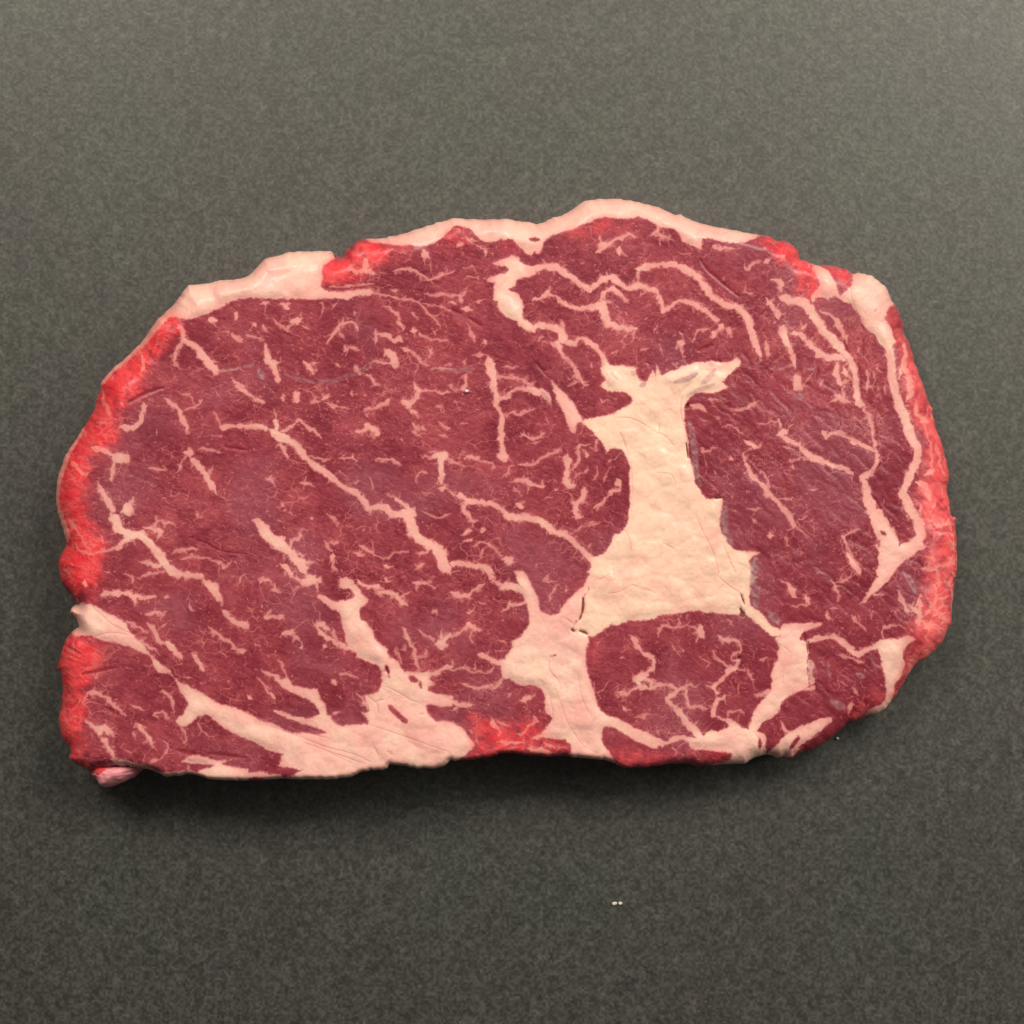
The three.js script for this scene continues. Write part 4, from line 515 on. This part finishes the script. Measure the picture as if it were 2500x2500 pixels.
// ---------------------------------------------------------------- shape of the steak
const outlineRim = outline.map(([x, y]) => rimAt(x, y));
const at = (f, x, y) => f[clamp(Math.round((y - Y0) * TS - 0.5), 0, TH - 1) * TW + clamp(Math.round((x - X0) * TS - 0.5), 0, TW - 1)];
const fatSoft = blur(fatMask.slice(), 4), fatWide = blur(fatMask.slice(), 16), crackSoft = blur(crackF.slice(), 2), bloodSoft = blur(bloodF.slice(), 2), lineSoft = blur(lineF.slice(), 2);
const deep = blur(inside.slice(), 70);
const STEP = 3, GW = 764, GH = 504, GX = 90.5, GY = 450.5;
const gpos = new Float32Array(GW * GH * 3), guv = new Float32Array(GW * GH * 2), gin = new Int8Array(GW * GH), gnorm = new Float32Array(GW * GH * 3);
const OX = Float64Array.from(outline, (a) => a[0]), OY = Float64Array.from(outline, (a) => a[1]), ON = outline.length;
function nearOutline(x, y) {
  let best = 1e12, bi = 0, bt = 0, inside = false;
  for (let i = 0; i < ON; i++) {
    const n = i + 1 === ON ? 0 : i + 1, ax = OX[i], ay = OY[i], ex = OX[n] - ax, ey = OY[n] - ay, px = x - ax, py = y - ay, t = clamp((px * ex + py * ey) / (ex * ex + ey * ey + 1e-9)), qx = px - t * ex, qy = py - t * ey, d = qx * qx + qy * qy;
    if (d < best) { best = d; bi = i; bt = t; }
    if ((ay + ey > y) !== (ay > y) && x < ex * (y - ay) / ey + ax) inside = !inside;
  }
  return [inside ? Math.sqrt(best) : -Math.sqrt(best), bi, bt];
}
const inPoly = (poly, x, y) => { let c = false; for (let i = 0, j = poly.length - 1; i < poly.length; j = i++) if ((poly[i][1] > y) !== (poly[j][1] > y) && x < (poly[j][0] - poly[i][0]) * (y - poly[i][1]) / (poly[j][1] - poly[i][1]) + poly[i][0]) c = !c; return c; };
function topHeight(x, y) {                  // metres above the paper, before the rim rounds it off
  const f = at(fatSoft, x, y), fw = at(fatWide, x, y), kern = step(0.5, 1, fw);
  const rough = inPoly(muscles[4][1], x, y) ? 0.35 : mix(0.35, 1, step(1540, 1720, x) * step(800, 940, y));
  const ga = grainBase(x, y), ca = Math.cos(ga), sa = Math.sin(ga), gap = Math.min(0.45, cells2((x * ca + y * sa) / 120 + 0.3 * noise(x / 30, y / 30, 66), (y * ca - x * sa) / 36 + 0.3 * noise(x / 30, y / 30, 67), 64));
  let h = 0.5 * (rough - 0.35) * gap * (1 - f) + 0.8 * fbm(x / 300, y / 300, 90, 2) + 0.22 * rough * fbm(x / 46, y / 46, 92, 2) + 0.06 * rough * (1 - Math.abs(noise(x / 30, y / 24, 95)));
  h += 0.3 * kern * Math.min(0.4, cells2(x / 66 + 0.15 * noise(x / 14, y / 14, 53), y / 52, 55)) + 0.035 * f + 0.15 * kern + 0.55 * kern * fbm(x / 55, y / 55, 96, 2) - 0.2 * at(bloodSoft, x, y) - 0.13 * at(lineSoft, x, y) - 0.7 * at(crackSoft, x, y);
  return topAt(x, y) + h / 1000;
}
for (let j = 0; j < GH; j++) for (let i = 0; i < GW; i++) {
  const k = j * GW + i; let x = GX + i * STEP, y = GY + j * STEP;
  if (at(within, x, y) < 1e-4) { gin[k] = -1; continue; }
  const [d, bi, bt] = at(deep, x, y) > 0.9999 ? [1e3, 0, 0] : nearOutline(x, y);
  gin[k] = d > 0.4 ? 1 : d > -STEP * 2 ? 0 : -1;
  if (gin[k] < 0) continue;
  const a = outlineRim[bi], b = outlineRim[(bi + 1) % outline.length];
  const w = mix(a[0], b[0], bt) * (1 + 0.18 * noise(x / 60, y / 60, 98)), hs = mix(a[1], b[1], bt);
  let h = hs;
  if (gin[k] === 0) { const o = outline[bi], e = outline[(bi + 1) % outline.length]; x = mix(o[0], e[0], bt); y = mix(o[1], e[1], bt); }
  else { const t = clamp(d / w), s = shoulder(t), top = topHeight(x, y); h = hs + (top - hs) * s; }
  gpos.set(plan(x, y, h), k * 3);
  guv[k * 2] = (x - X0) * TS / TW; guv[k * 2 + 1] = (y - Y0) * TS / TH;
}
const va = new THREE.Vector3(), vb = new THREE.Vector3();
for (let j = 0; j < GH; j++) for (let i = 0; i < GW; i++) {
  const k = j * GW + i; if (gin[k] < 0) continue;
  const l = i > 0 && gin[k - 1] >= 0 ? k - 1 : k, r = i < GW - 1 && gin[k + 1] >= 0 ? k + 1 : k, u = j > 0 && gin[k - GW] >= 0 ? k - GW : k, dn = j < GH - 1 && gin[k + GW] >= 0 ? k + GW : k;
  va.set(gpos[r * 3] - gpos[l * 3], gpos[r * 3 + 1] - gpos[l * 3 + 1], gpos[r * 3 + 2] - gpos[l * 3 + 2]); vb.set(gpos[dn * 3] - gpos[u * 3], gpos[dn * 3 + 1] - gpos[u * 3 + 1], gpos[dn * 3 + 2] - gpos[u * 3 + 2]);
  vb.cross(va); if (vb.lengthSq() < 1e-24 || vb.y <= 0) vb.set(0, 1, 0); vb.normalize();
  gnorm.set([vb.x, vb.y, vb.z], k * 3);
}
// which part every cell of the surface belongs to
const muscleOf = (x, y) => { for (let m = 0; m < muscles.length; m++) if (inPoly(muscles[m][1], x, y)) return m + 1; return 0; };
const cells = new Map(), cellMuscle = new Map();
for (let j = 0; j < GH - 1; j++) for (let i = 0; i < GW - 1; i++) {
  const k = j * GW + i, q = [k, k + 1, k + GW, k + GW + 1];
  if (q.some((n) => gin[n] < 0) || !q.some((n) => gin[n] > 0)) continue;
  const x = GX + (i + 0.5) * STEP, y = GY + (j + 0.5) * STEP, m = muscleOf(x, y), id = at(fatMask, x, y) > 0.45 ? at(fatId, x, y) : -1;
  const big = id >= 0 && (fatShapes[id].poly || fatShapes[id].w > 7.5), key = big ? 'f' + id : 'm' + m;
  if (!cells.has(key)) cells.set(key, []);
  cells.get(key).push(k);
  if (big) { if (!cellMuscle.has(key)) cellMuscle.set(key, new Array(9).fill(0)); cellMuscle.get(key)[m]++; }
}
const veinSizes = [...cells].filter(([key]) => key[0] === 'f' && fatShapes[+key.slice(1)].kind === 'vein').map(([, list]) => list.length).sort((a, b) => b - a), least = Math.max(10, veinSizes[270] ?? 0);
for (const [key, list] of [...cells]) if (key[0] === 'f' && list.length <= (fatShapes[+key.slice(1)].kind === 'vein' ? least : 4)) { const c = cellMuscle.get(key), m = 'm' + c.indexOf(Math.max(...c)); if (cells.has(m)) { for (const k of list) cells.get(m).push(k); cells.delete(key); } }
function patch(name, list) {
  const map = new Map(), P = [], Q = [], U = [], I = [];
  const vtx = (k) => { let n = map.get(k); if (n === undefined) { n = map.size; map.set(k, n); P.push(gpos[k * 3], gpos[k * 3 + 1], gpos[k * 3 + 2]); Q.push(gnorm[k * 3], gnorm[k * 3 + 1], gnorm[k * 3 + 2]); U.push(guv[k * 2], guv[k * 2 + 1]); } return n; };
  for (const k of list) { const a = vtx(k), b = vtx(k + 1), c = vtx(k + GW), d = vtx(k + GW + 1); I.push(a, c, b, b, c, d); }
  const g = new THREE.BufferGeometry();
  g.setAttribute('position', new THREE.Float32BufferAttribute(P, 3)); g.setAttribute('normal', new THREE.Float32BufferAttribute(Q, 3)); g.setAttribute('uv', new THREE.Float32BufferAttribute(U, 2)); g.setIndex(I);
  const m = new THREE.Mesh(g, meat); m.name = name; m.castShadow = m.receiveShadow = true;
  return m;
}
const steak = new THREE.Group(); steak.name = 'ribeye_steak';
steak.userData = { label: 'thick raw marbled beef steak lying on dark grey paper', category: 'steak' };
scene.add(steak);
const muscleMesh = [];
for (let m = 0; m <= muscles.length; m++) if (cells.has('m' + m)) {
  const o = patch(m ? muscles[m - 1][0] : 'eye_muscle', cells.get('m' + m)); steak.add(o); muscleMesh[m] = o;
}
const partName = { kernel: 'fat_kernel', seam: 'fat_seam', rim: 'rim_fat', vein: 'fat_vein' };
for (const [key, list] of cells) if (key[0] === 'f') {
  const s = fatShapes[+key.slice(1)], o = patch(partName[s.kind], list), c = cellMuscle.get(key);
  if (s.kind === 'kernel') o.userData.label = 'large cream coloured block of fat in the middle';
  if (s.kind === 'vein') (muscleMesh[c.indexOf(Math.max(...c))] ?? steak).add(o); else steak.add(o);
}
// flank below the widest line, tucking in to the paper, and the underside
{
  const rings = 9, n = outline.length, P = [], C = [], I = [], col = new THREE.Color(), last = [];
  const nx = outline.map((_, i) => { const a = outline[(i - 3 + n) % n], b = outline[(i + 3) % n], l = Math.hypot(b[0] - a[0], b[1] - a[1]) || 1; return [-(b[1] - a[1]) / l, (b[0] - a[0]) / l]; });
  for (let r = 0; r <= rings; r++) for (let i = 0; i < n; i++) {
    const t = r / rings, [w, hs, tuck] = outlineRim[i], [x, y] = outline[i];
    const inward = tuck * Math.pow(t, tuck > 60 ? 0.75 : 1.5) + 0.3 + 1.6 * noise(i / 5, r * 1.3, 100) * t, px = x + nx[i][0] * inward, py = y + nx[i][1] * inward;
    const q = plan(px, py, Math.max(0, hs * (1 - t) + (r ? 0 : 0.00005))); P.push(...q); if (r === rings) last.push(new THREE.Vector2(q[0], q[2]));
    const kk = clamp(Math.round((y + nx[i][1] * 9 - Y0) * TS), 0, TH - 1) * TW + clamp(Math.round((x + nx[i][0] * 9 - X0) * TS), 0, TW - 1);
    const f = clamp(0.2 + 0.7 * noise(i / 30, r / 5, 101)) * Math.min(1, r / 3), g = noise(i / 6, r * 0.9, 102);
    col.setRGB(mix(colour[kk * 4], 224 + 20 * g, f) / 255, mix(colour[kk * 4 + 1], 120 + 40 * g, f) / 255, mix(colour[kk * 4 + 2], 110 + 36 * g, f) / 255, THREE.SRGBColorSpace); C.push(col.r, col.g, col.b);
  }
  for (let r = 0; r < rings; r++) for (let i = 0; i < n; i++) { const a = r * n + i, b = r * n + (i + 1) % n, c = a + n, d = b + n; I.push(a, b, c, b, d, c); }
  for (const [a, b, c] of THREE.ShapeUtils.triangulateShape(last, [])) I.push(rings * n + a, rings * n + b, rings * n + c);
  const g = new THREE.BufferGeometry(); g.setAttribute('position', new THREE.Float32BufferAttribute(P, 3)); g.setAttribute('color', new THREE.Float32BufferAttribute(C, 3)); g.setIndex(I); g.computeVertexNormals();
  const m = new THREE.Mesh(g, new THREE.MeshPhysicalMaterial({ vertexColors: true, roughness: 0.5, specularIntensity: 0.5, side: THREE.DoubleSide })); m.name = 'flank'; m.castShadow = m.receiveShadow = true; steak.add(m);
}
// curled flap of membrane with a red nub at the lower left corner
function lump(name, x, y, h, rx, ry, rz, s, tones, parent, rough = 0.45) {
  const g = new THREE.IcosahedronGeometry(1, 16), p = g.attributes.position, C = [], col = new THREE.Color(), f = 1 + (TOP - h) / RISE, [cx, cy, cz] = plan(1250 + (x - 1250) * f, 1250 + (y - 1250) * f, h);
  for (let i = 0; i < p.count; i++) {
    const a = p.getX(i), b = p.getY(i), c = p.getZ(i), e = 1 + 0.15 * noise(a * 1.7 + s, c * 1.7 + b, s) + 0.045 * noise(a * 5, c * 5 + b * 3, s + 1);
    const flap = name === 'membrane_flap', fold = flap ? 1 + 0.07 * Math.sin(5 * a + 4 * c + 2 * b) - 0.32 * a : 1, lift = flap ? -(6 + 13 * a * a) * step(-0.3, 1, a) : 0;     // the flap narrows and curls up towards its right end
    p.setXYZ(i, cx + a * rx * UNIT * e, cy + b * ry * UNIT * e * (flap ? 1 - 0.25 * a : 1), cz + (c * rz * fold + lift) * UNIT * e);
    const t = clamp(0.5 + 0.7 * noise(a * 2.5 + 9, c * 3 + b * 2, s + 2) + 0.3 * noise(a * 9, c * 9 + b, s + 3));
    col.setRGB(...[0, 1, 2].map((q) => mix(tones[0][q], tones[1][q], t) / 255), THREE.SRGBColorSpace); C.push(col.r, col.g, col.b);
  }
  g.setAttribute('color', new THREE.Float32BufferAttribute(C, 3)); g.computeVertexNormals();
  const m = new THREE.Mesh(g, new THREE.MeshPhysicalMaterial({ vertexColors: true, roughness: rough, specularIntensity: 0.5 })); m.name = name; m.castShadow = m.receiveShadow = true; parent.add(m);
  return m;
}
lump('membrane_flap', 290, 1884, 0.0122, 66, 64, 33, 3, [[226, 122, 138], [240, 156, 158]], steak).userData.label = 'pink curled flap of membrane at the corner';
lump('meat_nub', 252, 1881, 0.0152, 27, 26, 19, 5, [[226, 58, 62], [244, 112, 106]], steak);
lump('bone_chip', 1180, 1842, 0.0158, 20, 9, 6.5, 8, [[252, 226, 208], [248, 206, 186]], steak).rotation.set(0, 0, 0);

// ---------------------------------------------------------------- crumbs
function crumb(name, label, x, y, h, r, flat, s, group) {
  const g = new THREE.IcosahedronGeometry(1, 2), p = g.attributes.position, f = 1 + (TOP - h) / RISE, [cx, cy, cz] = plan(1250 + (x - 1250) * f, 1250 + (y - 1250) * f, h);
  for (let i = 0; i < p.count; i++) { const a = p.getX(i), b = p.getY(i), c = p.getZ(i), e = 1 + 0.3 * noise(a * 2.2 + s, c * 2.2 + b * 1.7, s); p.setXYZ(i, a * r * UNIT * e, b * r * flat * UNIT * e, c * r * 0.75 * UNIT * e); }
  g.computeVertexNormals();
  let lo = 0; for (let i = 0; i < p.count; i++) lo = Math.min(lo, p.getY(i));
  const m = new THREE.Mesh(g, new THREE.MeshStandardMaterial({ color: new THREE.Color().setRGB(...(name === 'fat_bead' ? [0.85, 0.8, 0.76] : [0.7, 0.64, 0.56])), roughness: 0.6 }));
  m.name = name; m.position.set(cx, h - lo, cz); m.castShadow = m.receiveShadow = true; m.userData = { label, category: 'crumb' }; if (group) m.userData.group = group;
  scene.add(m);
}
crumb('fat_crumb', 'larger of two tiny pale crumbs lying side by side on the bare paper', 1500, 2205, 0, 6.5, 0.5, 1, 'pair of crumbs on the paper');
crumb('fat_crumb_001', 'smaller of two tiny pale crumbs lying side by side on the bare paper', 1514.5, 2205, 0, 5, 0.5, 4, 'pair of crumbs on the paper');
crumb('fat_crumb_002', 'single pale crumb close to the red rounded edge of the steak', 2044, 1802, 0, 5, 0.8, 7);
{
  const x = 1140, y = 955, i = Math.round((x - GX) / STEP), j = Math.round((y - GY) / STEP);
  crumb('fat_bead', 'small round white bead on the dark lean face of the steak', x, y, gpos[(j * GW + i) * 3 + 1] - 0.00005, 5, 0.9, 11);
}
renderer.render(scene, camera);
